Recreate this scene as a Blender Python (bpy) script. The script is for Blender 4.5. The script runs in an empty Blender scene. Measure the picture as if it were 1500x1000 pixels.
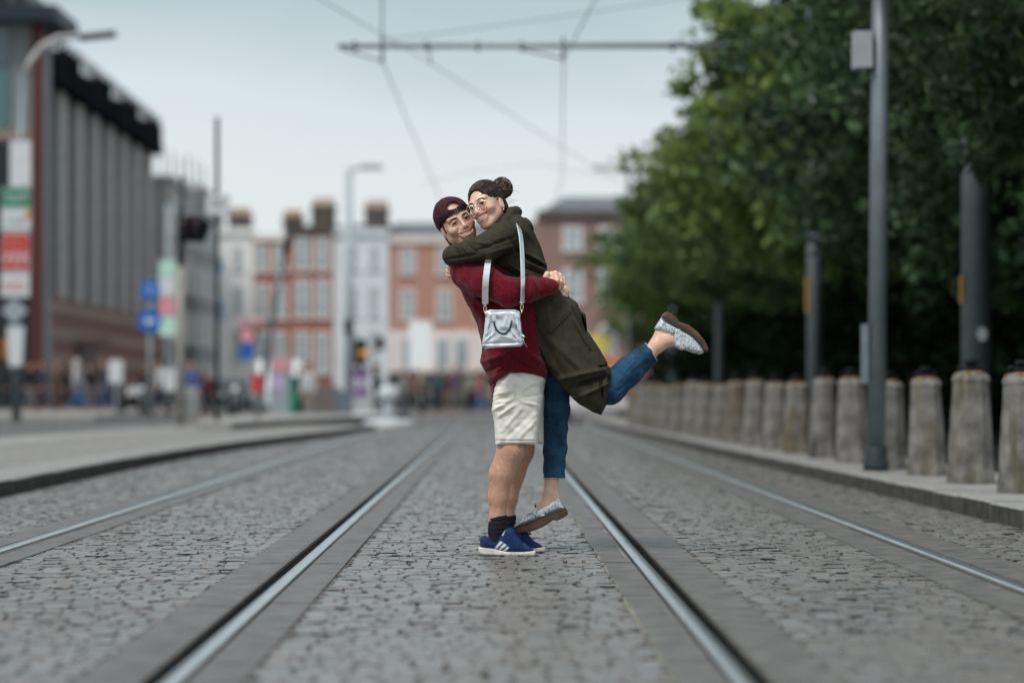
import bpy, bmesh, math, random
import numpy as np
from mathutils import Vector, Matrix

random.seed(7)
RNG = np.random.default_rng(7)
scene = bpy.context.scene
COL = scene.collection
R = math.radians

# ------------------------------------------------------------------ camera
FPX, CX, HY, HC = 3542.0, 727.0, 574.0, 0.82      # focal length in px, vanishing point, horizon row, camera height
DC = 12.3                                          # distance to the couple
cam_d = bpy.data.cameras.new('camera')
cam = bpy.data.objects.new('camera', cam_d)
COL.objects.link(cam)
cam.location = (0, 0, HC)
cam.rotation_euler = (R(90), 0, 0)
cam_d.sensor_width = 36.0
cam_d.lens = FPX / 1500.0 * 36.0
cam_d.shift_x = (750 - CX) / 1500.0
cam_d.shift_y = (HY - 500) / 1500.0
cam_d.clip_start, cam_d.clip_end = 0.1, 3000.0
cam_d.dof.use_dof = True
cam_d.dof.focus_distance = DC - 0.12
cam_d.dof.aperture_fstop = 1.15
cam_d.dof.aperture_blades = 9
scene.camera = cam

# ------------------------------------------------------------------ sky and light (overcast)
SUN_EL, SUN_AZ = 52.0, 216.0     # azimuth clockwise from +Y: from the left, a little behind the camera
w = bpy.data.worlds.new('World'); scene.world = w
w.use_nodes = True
nt = w.node_tree; nt.nodes.clear()
def N(t, **kw):
    n = nt.nodes.new(t)
    for k, v in kw.items(): setattr(n, k, v)
    return n
L = nt.links.new
wout = N('ShaderNodeOutputWorld')
sky = N('ShaderNodeTexSky', sky_type='NISHITA', sun_disc=False)
sky.sun_elevation = R(SUN_EL); sky.sun_rotation = R(SUN_AZ)
sky.air_density = 1.5; sky.dust_density = 4.0; sky.ozone_density = 1.0
bg1 = N('ShaderNodeBackground'); bg1.inputs['Strength'].default_value = 0.06
L(sky.outputs[0], bg1.inputs['Color'])
tc = N('ShaderNodeTexCoord'); sep = N('ShaderNodeSeparateXYZ')
L(tc.outputs['Generated'], sep.inputs[0])
cl = N('ShaderNodeTexNoise'); cl.inputs['Scale'].default_value = 3.2; cl.inputs['Detail'].default_value = 5
mp = N('ShaderNodeMapping'); mp.inputs['Scale'].default_value = (1, 1, 3.5)
L(tc.outputs['Generated'], mp.inputs[0]); L(mp.outputs[0], cl.inputs['Vector'])
ma = N('ShaderNodeMath', operation='MULTIPLY_ADD'); ma.inputs[1].default_value = 0.10; ma.inputs[2].default_value = -0.05
L(cl.outputs[0], ma.inputs[0])
ad = N('ShaderNodeMath', operation='ADD'); L(sep.outputs[2], ad.inputs[0]); L(ma.outputs[0], ad.inputs[1])
rp = N('ShaderNodeValToRGB')
els = rp.color_ramp.elements
els[0].position = 0.0; els[0].color = (0.585, 0.615, 0.622, 1)
els[1].position = 1.0; els[1].color = (0.58, 0.62, 0.64, 1)
for p, c in ((0.08, (0.535, 0.575, 0.592, 1)), (0.125, (0.49, 0.548, 0.575, 1)), (0.170, (0.335, 0.412, 0.442, 1)), (0.26, (0.36, 0.43, 0.46, 1)), (0.50, (0.46, 0.52, 0.55, 1))):
    e = els.new(p); e.color = c
L(ad.outputs[0], rp.inputs[0])
bg2 = N('ShaderNodeBackground'); bg2.inputs['Strength'].default_value = 1.0
L(rp.outputs[0], bg2.inputs['Color'])
mx = N('ShaderNodeMixShader'); mx.inputs[0].default_value = 0.90
L(bg1.outputs[0], mx.inputs[1]); L(bg2.outputs[0], mx.inputs[2]); L(mx.outputs[0], wout.inputs['Surface'])

sun_d = bpy.data.lights.new('sun', 'SUN'); sun_d.energy = 1.5; sun_d.angle = R(13); sun_d.color = (1.0, 0.97, 0.93)
sun = bpy.data.objects.new('sun', sun_d); COL.objects.link(sun)
sun.rotation_euler = (R(90 - SUN_EL), 0, R(180 - SUN_AZ))
sun.location = (-20, -20, 40)

scene.view_settings.view_transform = 'Standard'
scene.view_settings.look = 'None'
scene.view_settings.exposure = 0.6
scene.view_settings.gamma = 1.0
scene.view_settings.use_curve_mapping = False
scene.render.engine = 'CYCLES'
scene.cycles.use_denoising = True
scene.cycles.max_bounces = 6
scene.cycles.diffuse_bounces = 3
scene.cycles.transparent_max_bounces = 6

# ------------------------------------------------------------------ helpers
def W(x, y, D):
    """world point that the photo shows at pixel x, y when it stands D metres away"""
    return ((x - CX) / FPX * D, D, HC + (HY - y) / FPX * D)
def P(x, y, dy=0.0):
    return W(x, y, DC + dy)
def GX(x, D): return (x - CX) / FPX * D
def GZ(y, D): return HC + (HY - y) / FPX * D

def tag(o, label=None, cat=None, group=None, kind=None):
    if label: o['label'] = label
    if cat: o['category'] = cat
    if group: o['group'] = group
    if kind: o['kind'] = kind
    return o
def empty(name, loc=(0, 0, 0), rz=0.0):
    o = bpy.data.objects.new(name, None); COL.objects.link(o)
    o.location = loc; o.rotation_euler = (0, 0, rz); o.empty_display_size = 0.2
    return o
def thing(name, label, cat, loc=(0, 0, 0), rz=0.0, group=None):
    return tag(empty(name, loc, rz), label, cat, group)
def adopt(child, parent):
    """parent without moving: child mesh is written in world coordinates"""
    m = Matrix.Translation(parent.location) @ parent.rotation_euler.to_matrix().to_4x4()
    child.parent = parent
    child.matrix_parent_inverse = m.inverted()
def mesh_obj(name, verts, faces, mat=None, parent=None, smooth=False, world=False):
    me = bpy.data.meshes.new(name)
    me.from_pydata([tuple(v) for v in verts], [], faces)
    if smooth:
        me.polygons.foreach_set('use_smooth', [True] * len(me.polygons))
    me.update()
    o = bpy.data.objects.new(name, me); COL.objects.link(o)
    if mat: me.materials.append(mat)
    if parent:
        if world: adopt(o, parent)
        else: o.parent = parent
    return o
def inst(src, parent=None, loc=None, mat=None):
    c = src.copy(); COL.objects.link(c)
    if parent: c.parent = parent
    if loc is not None: c.location = loc
    return c
def copy_tree(o, parent=None):
    c = o.copy(); COL.objects.link(c); c.parent = parent
    for ch in list(o.children): copy_tree(ch, c)
    return c

class MB:
    """collects simple solids into one mesh"""
    def __init__(s): s.v = []; s.f = []
    def add(s, v, f):
        n = len(s.v); s.v += [tuple(p) for p in v]; s.f += [tuple(i + n for i in q) for q in f]; return s
    def box(s, c, d, rz=0.0, m=None):
        cx, cy, cz = c; a, b, h = d[0] / 2, d[1] / 2, d[2] / 2
        pts = [Vector((x, y, z)) for z in (-h, h) for x, y in ((-a, -b), (a, -b), (a, b), (-a, b))]
        if rz: pts = [Matrix.Rotation(rz, 3, 'Z') @ p for p in pts]
        if m is not None: pts = [m @ p for p in pts]
        return s.add([(p.x + cx, p.y + cy, p.z + cz) for p in pts],
                     [(3, 2, 1, 0), (4, 5, 6, 7), (0, 1, 5, 4), (1, 2, 6, 5), (2, 3, 7, 6), (3, 0, 4, 7)])
    def bb(s, x0, x1, y0, y1, z0, z1):
        return s.box(((x0 + x1) / 2, (y0 + y1) / 2, (z0 + z1) / 2), (abs(x1 - x0), abs(y1 - y0), abs(z1 - z0)))
    def tube(s, pts, r, n=8, cap=True):
        pts = [Vector(p) for p in pts]
        rs = r if isinstance(r, (list, tuple)) else [r] * len(pts)
        rings = []; up = None
        for i, p in enumerate(pts):
            t = (pts[min(i + 1, len(pts) - 1)] - pts[max(i - 1, 0)]).normalized()
            if up is None:
                up = Vector((0, 0, 1)) if abs(t.z) < 0.9 else Vector((1, 0, 0))
            a = t.cross(up).normalized(); b = a.cross(t).normalized(); up = b
            rings.append([p + (a * math.cos(2 * math.pi * k / n) + b * math.sin(2 * math.pi * k / n)) * rs[i] for k in range(n)])
        v = [q for ring in rings for q in ring]; f = []
        for i in range(len(pts) - 1):
            for k in range(n):
                f.append((i * n + k, i * n + (k + 1) % n, (i + 1) * n + (k + 1) % n, (i + 1) * n + k))
        if cap:
            f.append(tuple(reversed(range(n)))); f.append(tuple((len(pts) - 1) * n + k for k in range(n)))
        return s.add(v, f)
    def lathe(s, prof, n=12, c=(0, 0, 0), rot=0.0):
        v = []; f = []
        for r, z in prof:
            for k in range(n):
                a = rot + 2 * math.pi * k / n
                v.append((c[0] + r * math.cos(a), c[1] + r * math.sin(a), c[2] + z))
        for i in range(len(prof) - 1):
            for k in range(n):
                f.append((i * n + k, i * n + (k + 1) % n, (i + 1) * n + (k + 1) % n, (i + 1) * n + k))
        f.append(tuple(reversed(range(n)))); f.append(tuple((len(prof) - 1) * n + k for k in range(n)))
        return s.add(v, f)
    def prism(s, poly, y0, y1, m=None):
        """x,z outline pushed from y0 to y1"""
        n = len(poly)
        v = [(x, y0, z) for x, z in poly] + [(x, y1, z) for x, z in poly]
        f = [tuple(range(n)), tuple(range(2 * n - 1, n - 1, -1))]
        f += [(k, k + n, (k + 1) % n + n, (k + 1) % n) for k in range(n)]
        return s.add(v, f)
    def build(s, name, mat=None, parent=None, smooth=False, world=False):
        return mesh_obj(name, s.v, s.f, mat, parent, smooth, world)

# ------------------------------------------------------------------ materials
MATS = {}
def pmat(name, col, rough=0.7, metal=0.0, var=0.15, rpos=(.32, .68), vscale=6.0, bump=0.0, bscale=60.0, spec=0.25,
         col2=None, attr=None, trans=0.0, coords='Object', stretch=(1, 1, 1), detail=4, bdist=0.01, sheen=0.0):
    if name in MATS: return MATS[name]
    m = bpy.data.materials.new(name); m.use_nodes = True
    t = m.node_tree; b = t.nodes['Principled BSDF']
    b.inputs['Roughness'].default_value = rough
    b.inputs['Metallic'].default_value = metal
    b.inputs['Specular IOR Level'].default_value = spec
    if sheen: b.inputs['Sheen Weight'].default_value = sheen; b.inputs['Sheen Roughness'].default_value = 0.4
    tcn = t.nodes.new('ShaderNodeTexCoord'); mpn = t.nodes.new('ShaderNodeMapping')
    mpn.inputs['Scale'].default_value = stretch
    t.links.new(tcn.outputs[coords], mpn.inputs[0])
    nz = t.nodes.new('ShaderNodeTexNoise'); nz.inputs['Scale'].default_value = vscale; nz.inputs['Detail'].default_value = detail
    t.links.new(mpn.outputs[0], nz.inputs['Vector'])
    ramp = t.nodes.new('ShaderNodeValToRGB')
    ramp.color_ramp.elements[0].position = rpos[0]; ramp.color_ramp.elements[1].position = rpos[1]
    c2 = col2 if col2 else tuple(min(1, c * (1 + var)) for c in col)
    c1 = col if col2 else tuple(c * (1 - var) for c in col)
    ramp.color_ramp.elements[0].color = (*c1, 1); ramp.color_ramp.elements[1].color = (*c2, 1)
    t.links.new(nz.outputs[0], ramp.inputs[0])
    out = ramp.outputs[0]
    if attr:
        at = t.nodes.new('ShaderNodeAttribute'); at.attribute_name = attr
        mul = t.nodes.new('ShaderNodeMix'); mul.data_type = 'RGBA'; mul.blend_type = 'MULTIPLY'; mul.inputs[0].default_value = 1.0
        t.links.new(out, mul.inputs[6]); t.links.new(at.outputs['Color'], mul.inputs[7]); out = mul.outputs[2]
    t.links.new(out, b.inputs['Base Color'])
    if bump:
        n2 = t.nodes.new('ShaderNodeTexNoise'); n2.inputs['Scale'].default_value = bscale; n2.inputs['Detail'].default_value = 3
        t.links.new(mpn.outputs[0], n2.inputs['Vector'])
        bp = t.nodes.new('ShaderNodeBump'); bp.inputs['Strength'].default_value = bump; bp.inputs['Distance'].default_value = bdist
        t.links.new(n2.outputs[0], bp.inputs['Height']); t.links.new(bp.outputs[0], b.inputs['Normal'])
    MATS[name] = m
    return m

# ------------------------------------------------------------------ implicit surfaces (for bodies and cloth)
class Field:
    def __init__(s, lo, hi, v):
        s.lo = np.array(lo, np.float32); s.v = v
        n = np.ceil((np.array(hi) - s.lo) / v).astype(int) + 1
        s.n = n
        s.x = (s.lo[0] + v * np.arange(n[0])).astype(np.float32)
        s.y = (s.lo[1] + v * np.arange(n[1])).astype(np.float32)
        s.z = (s.lo[2] + v * np.arange(n[2])).astype(np.float32)
        s.F = np.full(tuple(n), 0.2, np.float32)
    @staticmethod
    def px(lo, hi, dy0, dy1, v):
        """grid that spans a pixel box at the couple's distance"""
        a = P(lo[0], hi[1], 0); b = P(hi[0], lo[1], 0)
        return Field((a[0] - .02, DC + dy0, a[2] - .02), (b[0] + .02, DC + dy1, b[2] + .02), v)
    def sub(s, lo, hi):
        i0 = np.clip(np.floor((np.array(lo) - s.lo) / s.v).astype(int), 0, s.n)
        i1 = np.clip(np.ceil((np.array(hi) - s.lo) / s.v).astype(int) + 1, 0, s.n)
        sl = tuple(slice(a, b) for a, b in zip(i0, i1))
        return sl, s.x[sl[0]][:, None, None], s.y[sl[1]][None, :, None], s.z[sl[2]][None, None, :]
    def mix(s, sl, d, k, op):
        A = s.F[sl]
        if A.size == 0: return
        if op == 'sub': d = -d
        if op == 'add':
            h = np.maximum(k - np.abs(A - d), 0) / max(k, 1e-6)
            s.F[sl] = np.minimum(A, d) - h * h * k * .25
        else:
            h = np.maximum(k - np.abs(A - d), 0) / max(k, 1e-6)
            s.F[sl] = np.maximum(A, d) + h * h * k * .25
    def cone(s, a, b, ra, rb, k=0.02, op='add', sc=(1, 1, 1)):
        a = np.array(a, np.float32); b = np.array(b, np.float32); r = max(ra, rb) * max(1, *sc) + k + s.v * 3
        sl, X, Y, Z = s.sub(np.minimum(a, b) - r, np.maximum(a, b) + r)
        ab = (b - a) / np.array(sc, np.float32); L2 = float(ab @ ab) + 1e-12
        px, py, pz = (X - a[0]) / sc[0], (Y - a[1]) / sc[1], (Z - a[2]) / sc[2]
        t = np.clip((px * ab[0] + py * ab[1] + pz * ab[2]) / L2, 0, 1)
        d = np.sqrt((px - t * ab[0]) ** 2 + (py - t * ab[1]) ** 2 + (pz - t * ab[2]) ** 2) - (ra + t * (rb - ra))
        s.mix(sl, d * min(sc), k, op); return s
    def chain(s, pts, k=0.02, op='add', sc=(1, 1, 1)):
        for p, q in zip(pts[:-1], pts[1:]): s.cone(p[0], q[0], p[1], q[1], k, op, sc)
        return s
    def ell(s, c, r, k=0.02, op='add', rot=None):
        c = np.array(c, np.float32); m = max(r) + k + s.v * 3
        sl, X, Y, Z = s.sub(c - m, c + m)
        x, y, z = X - c[0], Y - c[1], Z - c[2]
        if rot is not None:
            M = np.array(rot.transposed(), np.float32)
            x, y, z = (M[0, 0] * x + M[0, 1] * y + M[0, 2] * z, M[1, 0] * x + M[1, 1] * y + M[1, 2] * z, M[2, 0] * x + M[2, 1] * y + M[2, 2] * z)
        q = np.sqrt((x / r[0]) ** 2 + (y / r[1]) ** 2 + (z / r[2]) ** 2)
        g = np.sqrt((x / r[0] ** 2) ** 2 + (y / r[1] ** 2) ** 2 + (z / r[2] ** 2) ** 2) + 1e-6
        s.mix(sl, q * (q - 1) / g, k, op); return s
    def poly2d(s, pts):
        """signed distance of the grid's x,z columns to an outline"""
        X = s.x[:, None]; Z = s.z[None, :]
        d = np.full((len(s.x), len(s.z)), 1e9, np.float32); ins = np.zeros(d.shape, bool)
        n = len(pts)
        for i in range(n):
            (ax, az), (bx, bz) = pts[i], pts[(i + 1) % n]
            ex, ez = bx - ax, bz - az
            t = np.clip(((X - ax) * ex + (Z - az) * ez) / (ex * ex + ez * ez + 1e-12), 0, 1)
            d = np.minimum(d, (X - ax - t * ex) ** 2 + (Z - az - t * ez) ** 2)
            c = ((az > Z) != (bz > Z)) & (X < (bx - ax) * (Z - az) / (bz - az + 1e-12) + ax)
            ins ^= c
        d = np.sqrt(d)
        return np.where(ins, -d, d)
    def puff(s, pts, T, Rr, y0=0.0, e=2.4, k=0.02, op='add', lean=None):
        """outline x,z swelled to half depth T over an edge radius Rr; y0 its middle"""
        d2 = s.poly2d(pts)
        wv = np.maximum(d2 + Rr, 0) / Rr
        yc = y0 if lean is None else y0 + lean[0] * (s.x[:, None] - lean[2]) + lean[1] * (s.z[None, :] - lean[3])
        yc = np.broadcast_to(yc, d2.shape)
        q = (wv[:, None, :] ** e + (np.abs(s.y[None, :, None] - yc[:, None, :]) / T) ** e) ** (1 / e)
        s.mix((slice(None),) * 3, ((q - 1) * min(T, Rr)).astype(np.float32), k, op); return s
    def ridge(s, a, b, amp, wid, y0=None, soft=0.03):
        """raise (amp > 0) or sink a crease that runs from a to b in the x,z plane, on the side nearer than y0"""
        X = s.x[:, None]; Z = s.z[None, :]
        ex, ez = b[0] - a[0], b[1] - a[1]
        t = np.clip(((X - a[0]) * ex + (Z - a[1]) * ez) / (ex * ex + ez * ez + 1e-12), 0, 1)
        d2 = (X - a[0] - t * ex) ** 2 + (Z - a[1] - t * ez) ** 2
        g = amp * np.exp(-d2 / wid ** 2) * (0.35 + 0.65 * np.sin(np.pi * np.clip(t, 0.02, 0.98)))
        if y0 is None: s.F -= g[:, None, :].astype(np.float32)
        else:
            m = 1 / (1 + np.exp((s.y - y0) / soft * 3))
            s.F -= (g[:, None, :] * m[None, :, None]).astype(np.float32)
        return s
    def wrinkle(s, amp, sc, seed=0):
        r = np.random.default_rng(seed)
        X, Y, Z = s.x[:, None, None], s.y[None, :, None], s.z[None, None, :]
        for j in range(4):
            q = r.normal(size=3) * sc * (1 + .5 * j); ph = r.uniform(0, 6.28, 2)
            s.F += (amp / (1 + .5 * j) * np.sin(q[0] * X + q[1] * Y + q[2] * Z + ph[0] + 1.3 * np.sin(.6 * (q[2] * X - q[0] * Z + q[1] * Y) + ph[1]))).astype(np.float32)
        return s
    def cut(s, a, n, k=0.004):
        """keep what lies behind the plane through a with outward normal n"""
        n = np.array(n, np.float32); n /= np.linalg.norm(n)
        d = (s.x[:, None, None] - a[0]) * n[0] + (s.y[None, :, None] - a[1]) * n[1] + (s.z[None, None, :] - a[2]) * n[2]
        A = s.F; h = np.maximum(k - np.abs(A - d), 0) / k
        s.F = (np.maximum(A, d) + h * h * k * .25).astype(np.float32); return s
    def mesh(s):
        F = s.F; F[0] = F[-1] = 0.1; F[:, 0] = F[:, -1] = 0.1; F[:, :, 0] = F[:, :, -1] = 0.1
        S = F < 0
        c = np.zeros(tuple(np.array(F.shape) - 1), np.int8)
        offs = [(i, j, k) for i in (0, 1) for j in (0, 1) for k in (0, 1)]
        nx, ny, nz = F.shape
        for i, j, k in offs: c += S[i:nx - 1 + i, j:ny - 1 + j, k:nz - 1 + k]
        act = (c > 0) & (c < 8)
        idx = np.argwhere(act)
        vid = np.full(act.shape, -1, np.int64); vid[act] = np.arange(len(idx))
        g = np.stack([F[idx[:, 0] + i, idx[:, 1] + j, idx[:, 2] + k] for i, j, k in offs], 1)
        acc = np.zeros((len(idx), 3)); cnt = np.zeros(len(idx))
        for a in range(8):
            for b in range(a + 1, 8):
                oa, ob = np.array(offs[a]), np.array(offs[b])
                if np.abs(oa - ob).sum() != 1: continue
                va, vb = g[:, a], g[:, b]; cr = (va < 0) != (vb < 0)
                t = np.where(cr, va / np.where(cr, va - vb, 1), 0)
                acc += np.where(cr[:, None], oa + t[:, None] * (ob - oa), 0); cnt += cr
        V = s.lo + s.v * (idx + acc / cnt[:, None])
        quads = []
        for ax in range(3):
            u, w_ = (ax + 1) % 3, (ax + 2) % 3
            sa = [slice(None)] * 3; sb = [slice(None)] * 3
            sa[ax] = slice(0, -1); sb[ax] = slice(1, None)
            A, B = S[tuple(sa)], S[tuple(sb)]
            e = np.argwhere(A != B)
            e = e[(e[:, u] > 0) & (e[:, w_] > 0) & (e[:, u] < F.shape[u] - 1) & (e[:, w_] < F.shape[w_] - 1)]
            ins = A[e[:, 0], e[:, 1], e[:, 2]]
            du = np.zeros(3, int); du[u] = 1; dw = np.zeros(3, int); dw[w_] = 1
            q = np.stack([vid[tuple((e - du - dw).T)], vid[tuple((e - dw).T)], vid[tuple(e.T)], vid[tuple((e - du).T)]], 1)
            q[~ins] = q[~ins][:, ::-1]
            quads.append(q)
        return V.astype(np.float32), np.concatenate(quads)
def fast_mesh(name, V, Q, mat=None, parent=None, world=True, tint=None, smooth=True):
    me = bpy.data.meshes.new(name)
    me.vertices.add(len(V)); me.vertices.foreach_set('co', np.ascontiguousarray(V, np.float32).ravel())
    n = Q.shape[1]
    me.loops.add(Q.size); me.loops.foreach_set('vertex_index', Q.astype(np.int32).ravel())
    me.polygons.add(len(Q)); me.polygons.foreach_set('loop_start', np.arange(0, Q.size, n, dtype=np.int32))
    me.polygons.foreach_set('use_smooth', np.full(len(Q), smooth))
    me.update(calc_edges=True); me.validate()
    if tint is not None:
        at = me.color_attributes.new('tint', 'FLOAT_COLOR', 'POINT')
        c = np.ones((len(V), 4), np.float32); c[:, :3] = tint
        at.data.foreach_set('color', c.ravel())
    o = bpy.data.objects.new(name, me); COL.objects.link(o)
    if mat: me.materials.append(mat)
    if parent:
        if world: adopt(o, parent)
        else: o.parent = parent
    return o
def px2(pts, dy=0.0):
    return [(P(x, y, dy)[0], P(x, y, dy)[2]) for x, y in pts]
def in_poly(V, pts):
    ins = np.zeros(len(V), bool); n = len(pts)
    for i in range(n):
        (ax, az), (bx, bz) = pts[i], pts[(i + 1) % n]
        ins ^= ((az > V[:, 2]) != (bz > V[:, 2])) & (V[:, 0] < (bx - ax) * (V[:, 2] - az) / (bz - az + 1e-12) + ax)
    return ins
# ================================================================== ground, tracks, kerbs
M_asphalt = pmat('asphalt', (0.060, 0.058, 0.056), 0.6, vscale=9, bump=.5, bscale=55, spec=.7, col2=(0.105, 0.100, 0.095), bdist=.02)
M_band = pmat('track concrete', (0.068, 0.064, 0.060), 0.5, spec=.6, vscale=7, bump=.7, bscale=90, col2=(0.150, 0.143, 0.133), bdist=.012, detail=8)
M_joint = pmat('sanded joint', (0.028, 0.022, 0.017), 0.95, vscale=14, col2=(0.075, 0.058, 0.042), bump=.5, bscale=60)
M_bed = pmat('worn joint fill', (.016, .013, .010), .85, vscale=11, col2=(.165, .157, .146), rpos=(.44, .52), bump=.5, bscale=60)
M_joint = M_bed
M_setts = [pmat('granite sett %s' % n, c, r_, vscale=45, var=.22, spec=.85, bump=.35, bscale=70, bdist=.006, detail=6) for n, c, r_ in
           (('grey', (.165, .161, .156), .36), ('pale', (.200, .196, .190), .38), ('brown', (.152, .139, .126), .35), ('blue', (.142, .145, .148), .35))]
M_kerb = pmat('granite kerb', (.27, .265, .255), .7, vscale=20, var=.2, bump=.4, bscale=80)
M_kerbface = pmat('dark kerb face', (.030, .028, .026), .85, vscale=9, col2=(.075, .07, .064), bump=.4, bscale=60)  # front face of the kerb stones, darker than their tops
M_slab = pmat('pale paving', (.27, .262, .25), .75, vscale=2.5, var=.18, bump=.3, bscale=60)
M_pavecob = pmat('cobbled paving', (.15, .145, .135), .8, vscale=9, col2=(.30, .29, .27), bump=1.0, bscale=9, bdist=.03)
M_rail = pmat('polished rail steel', (.58, .61, .62), .27, metal=.95, vscale=7, var=.14, bump=.05, bscale=30, stretch=(8, .3, 1))
M_groove = pmat('greasy groove', (.006, .006, .006), .9, var=.5, spec=.05)
M_lip = pmat('dull rail lip', (.13, .115, .10), .5, metal=.6, vscale=12, var=.3)
M_mortar = pmat('pale mortar', (.16, .145, .12), .9, vscale=16, col2=(.33, .31, .27))

mesh_obj('ground', [(-400, -20, -.06), (400, -20, -.06), (400, 900, -.06), (-400, 900, -.06)], [(0, 1, 2, 3)], M_asphalt)['kind'] = 'structure'

Y0, Y1 = 4.5, 66.0
def strip_mesh(name, x0, x1, z, mat, y0=Y0, y1=Y1, parent=None):
    return MB().bb(x0, x1, y0, y1, z - .05, z).build(name, mat, parent)
road = MB()
for a, b in ((-3.95, -2.632), (-2.512, -1.018), (-.876, .655), (.792, 2.128), (2.262, 3.3)): road.bb(a, b, Y0, 62, -.058, -.0045)
road = road.build('road', M_bed)
road['kind'] = 'structure'
# where each run of setts lies, and the smooth concrete beside the rails
LANES = [(-2.33, -1.205), (-.715, .505), (.985, 1.90), (2.50, 3.22), (-3.86, -2.80)]
BANDS = [(-1.200, -1.016), (-.876, -.720), (.510, .655), (.790, .980), (1.905, 2.125), (2.262, 2.495), (-2.495, -2.335), (-2.795, -2.632)]
for a, b in BANDS:
    y = Y0
    i = 0
    while y < 60:
        ln = 2.4 + .5 * math.sin(i * 2.3 + a); y2 = min(y + ln, 60)
        MB().bb(a, b, y + .006, y2 - .006, -.03, .001 + .002 * math.sin(i * 5 + a)).build('concrete_band', M_band, road)
        y = y2; i += 1
# pale mortar line on the right edge of the middle run
ml = MB(); y = Y0
while y < 40:
    l_ = random.uniform(.03, .20)
    if random.random() < .8: ml.bb(.501 + random.uniform(-.003, .003), .509 + random.uniform(-.003, .004), y, y + l_, -.02, .0045)
    y += l_ + random.uniform(.01, .06)
y = Y0
while y < 26:
    l_ = random.uniform(.2, .8)
    if random.random() < .25: ml.bb(.632, .637 + random.uniform(-.002, .004), y, y + l_, -.02, .0050)
    y += l_ + random.uniform(.02, .2)
ml.build('mortar_line', M_mortar, road)['kind'] = 'stuff'

def rail(hx0, hx1, gx0, gx1, side, label, name='tram_rail'):
    """polished head hx0..hx1, flange groove gx0..gx1, thin lip beyond the groove"""
    t = thing(name, label, 'rail', ((hx0 + hx1) / 2, Y0, 0), group='grooved tram rails')
    n = 40; v = []; fcs = []
    w_ = hx1 - hx0
    prof = [(hx0, -.03), (hx0, -.004), (hx0 + w_ * .12, .0035), (hx0 + w_ * .5, .0055), (hx0 + w_ * .88, .0035), (hx1, -.004), (hx1, -.03)]
    for i in range(n + 1):
        y_ = Y0 + (62 - Y0) * i / n
        for px_, pz_ in prof: v.append((px_, y_, pz_))
    m = len(prof)
    for i in range(n):
        for k in range(m - 1): fcs.append((i * m + k, i * m + k + 1, (i + 1) * m + k + 1, (i + 1) * m + k))
    mesh_obj('head', v, fcs, M_rail, t, True, True)
    MB().bb(gx0, gx1, Y0, 62, -.059, -.014).build('groove', M_groove, t, False, True)
    lx = (gx0 - .016, gx0 - .001) if side < 0 else (gx1 + .001, gx1 + .016)
    MB().bb(lx[0], lx[1], Y0, 62, -.05, .002).build('lip', M_lip, t, False, True)
rail(-.955, -.890, -1.000, -.956, -1, 'bright grooved rail running past the couple on their left')
rail(.670, .735, .736, .774, 1, 'bright grooved rail running past the couple on their right, under the hanging shoe')
rail(-2.616, -2.548, -2.547, -2.515, 1, 'leftmost grooved rail, nearest the raised traffic island kerb')
rail(2.180, 2.248, 2.146, 2.179, -1, 'rightmost grooved rail, nearest the granite bollards')

# setts: the largest 300 are pieces of their own, the rest one mesh
def sett_shape(w_, l_, rnd):
    b = .0055
    j = lambda s_: rnd.uniform(-s_, s_)
    lowv = [(-w_ / 2 + j(.003), -l_ / 2 + j(.003), -.035), (w_ / 2 + j(.003), -l_ / 2 + j(.003), -.035), (w_ / 2 + j(.003), l_ / 2 + j(.003), -.035), (-w_ / 2 + j(.003), l_ / 2 + j(.003), -.035)]
    mid = [(x * 1.0, y * 1.0, -.0055 + j(.001)) for x, y, z in lowv]
    top = [(x * (1 - 2 * b / w_), y * (1 - 2 * b / l_), j(.0015)) for x, y, z in lowv]
    v = lowv + mid + top + [(j(.005), j(.005), .0008 + j(.0005))]
    fcs = []
    for o in (0, 4):
        for k in range(4): fcs.append((o + k, o + (k + 1) % 4, o + 4 + (k + 1) % 4, o + 4 + k))
    for k in range(4): fcs.append((8 + k, 8 + (k + 1) % 4, 12))
    return v, fcs
rs = random.Random(11)
shapes = []
for i in range(16):
    v, fcs = sett_shape(.092 + .012 * (i % 4 - 1.5), .092, rs)
    me = bpy.data.meshes.new('sett'); me.from_pydata(v, [], fcs)
    me.materials.append(M_setts[(i * 7 // 3) % 4]); me.materials.append(M_joint); me.polygons.foreach_set('material_index', [1] * 8 + [0] * 4); me.update()
    shapes.append((me, v, fcs, .092 + .012 * (i % 4 - 1.5)))
cand = []
for x0, x1 in LANES:
    y = 5.3
    while y < 58:
        row_l = rs.uniform(.082, .108)
        x = x0 + rs.uniform(0, .03)
        while x < x1 - .05:
            sh = rs.randrange(16); ww = shapes[sh][3]
            sw = min(1.18, (x1 - x) / ww) if x + ww > x1 - .04 else rs.uniform(.86, 1.2)
            cw = ww * sw
            if x + cw > x1 + .004: break
            xc, yc = x + cw / 2, y + row_l / 2 + rs.uniform(-.006, .006)
            sxp = CX + xc / yc * FPX; syp = HY + HC / yc * FPX
            if -60 < sxp < 1560 and syp < 1060:
                cand.append((xc, yc, sh, sw, row_l / .093, rs.uniform(-.05, .05), rs.choice((rs.uniform(-.004, -.002), rs.uniform(-.0035, -.0015), rs.uniform(-.004, -.002), rs.uniform(-.003, .004))), rs.gauss(0, .012), rs.gauss(0, .012), 0 < sxp < 1500 and syp < 1000))
            x += cw + rs.choice((rs.uniform(.001, .004), rs.uniform(.001, .004), rs.uniform(.005, .012)))
        y += row_l + rs.choice((rs.uniform(.001, .005), rs.uniform(.001, .005), rs.uniform(.006, .014)))
vis = sorted([c for c in cand if c[9]], key=lambda c: c[1])[:300]
vs = set(id(c) for c in vis)
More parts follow.
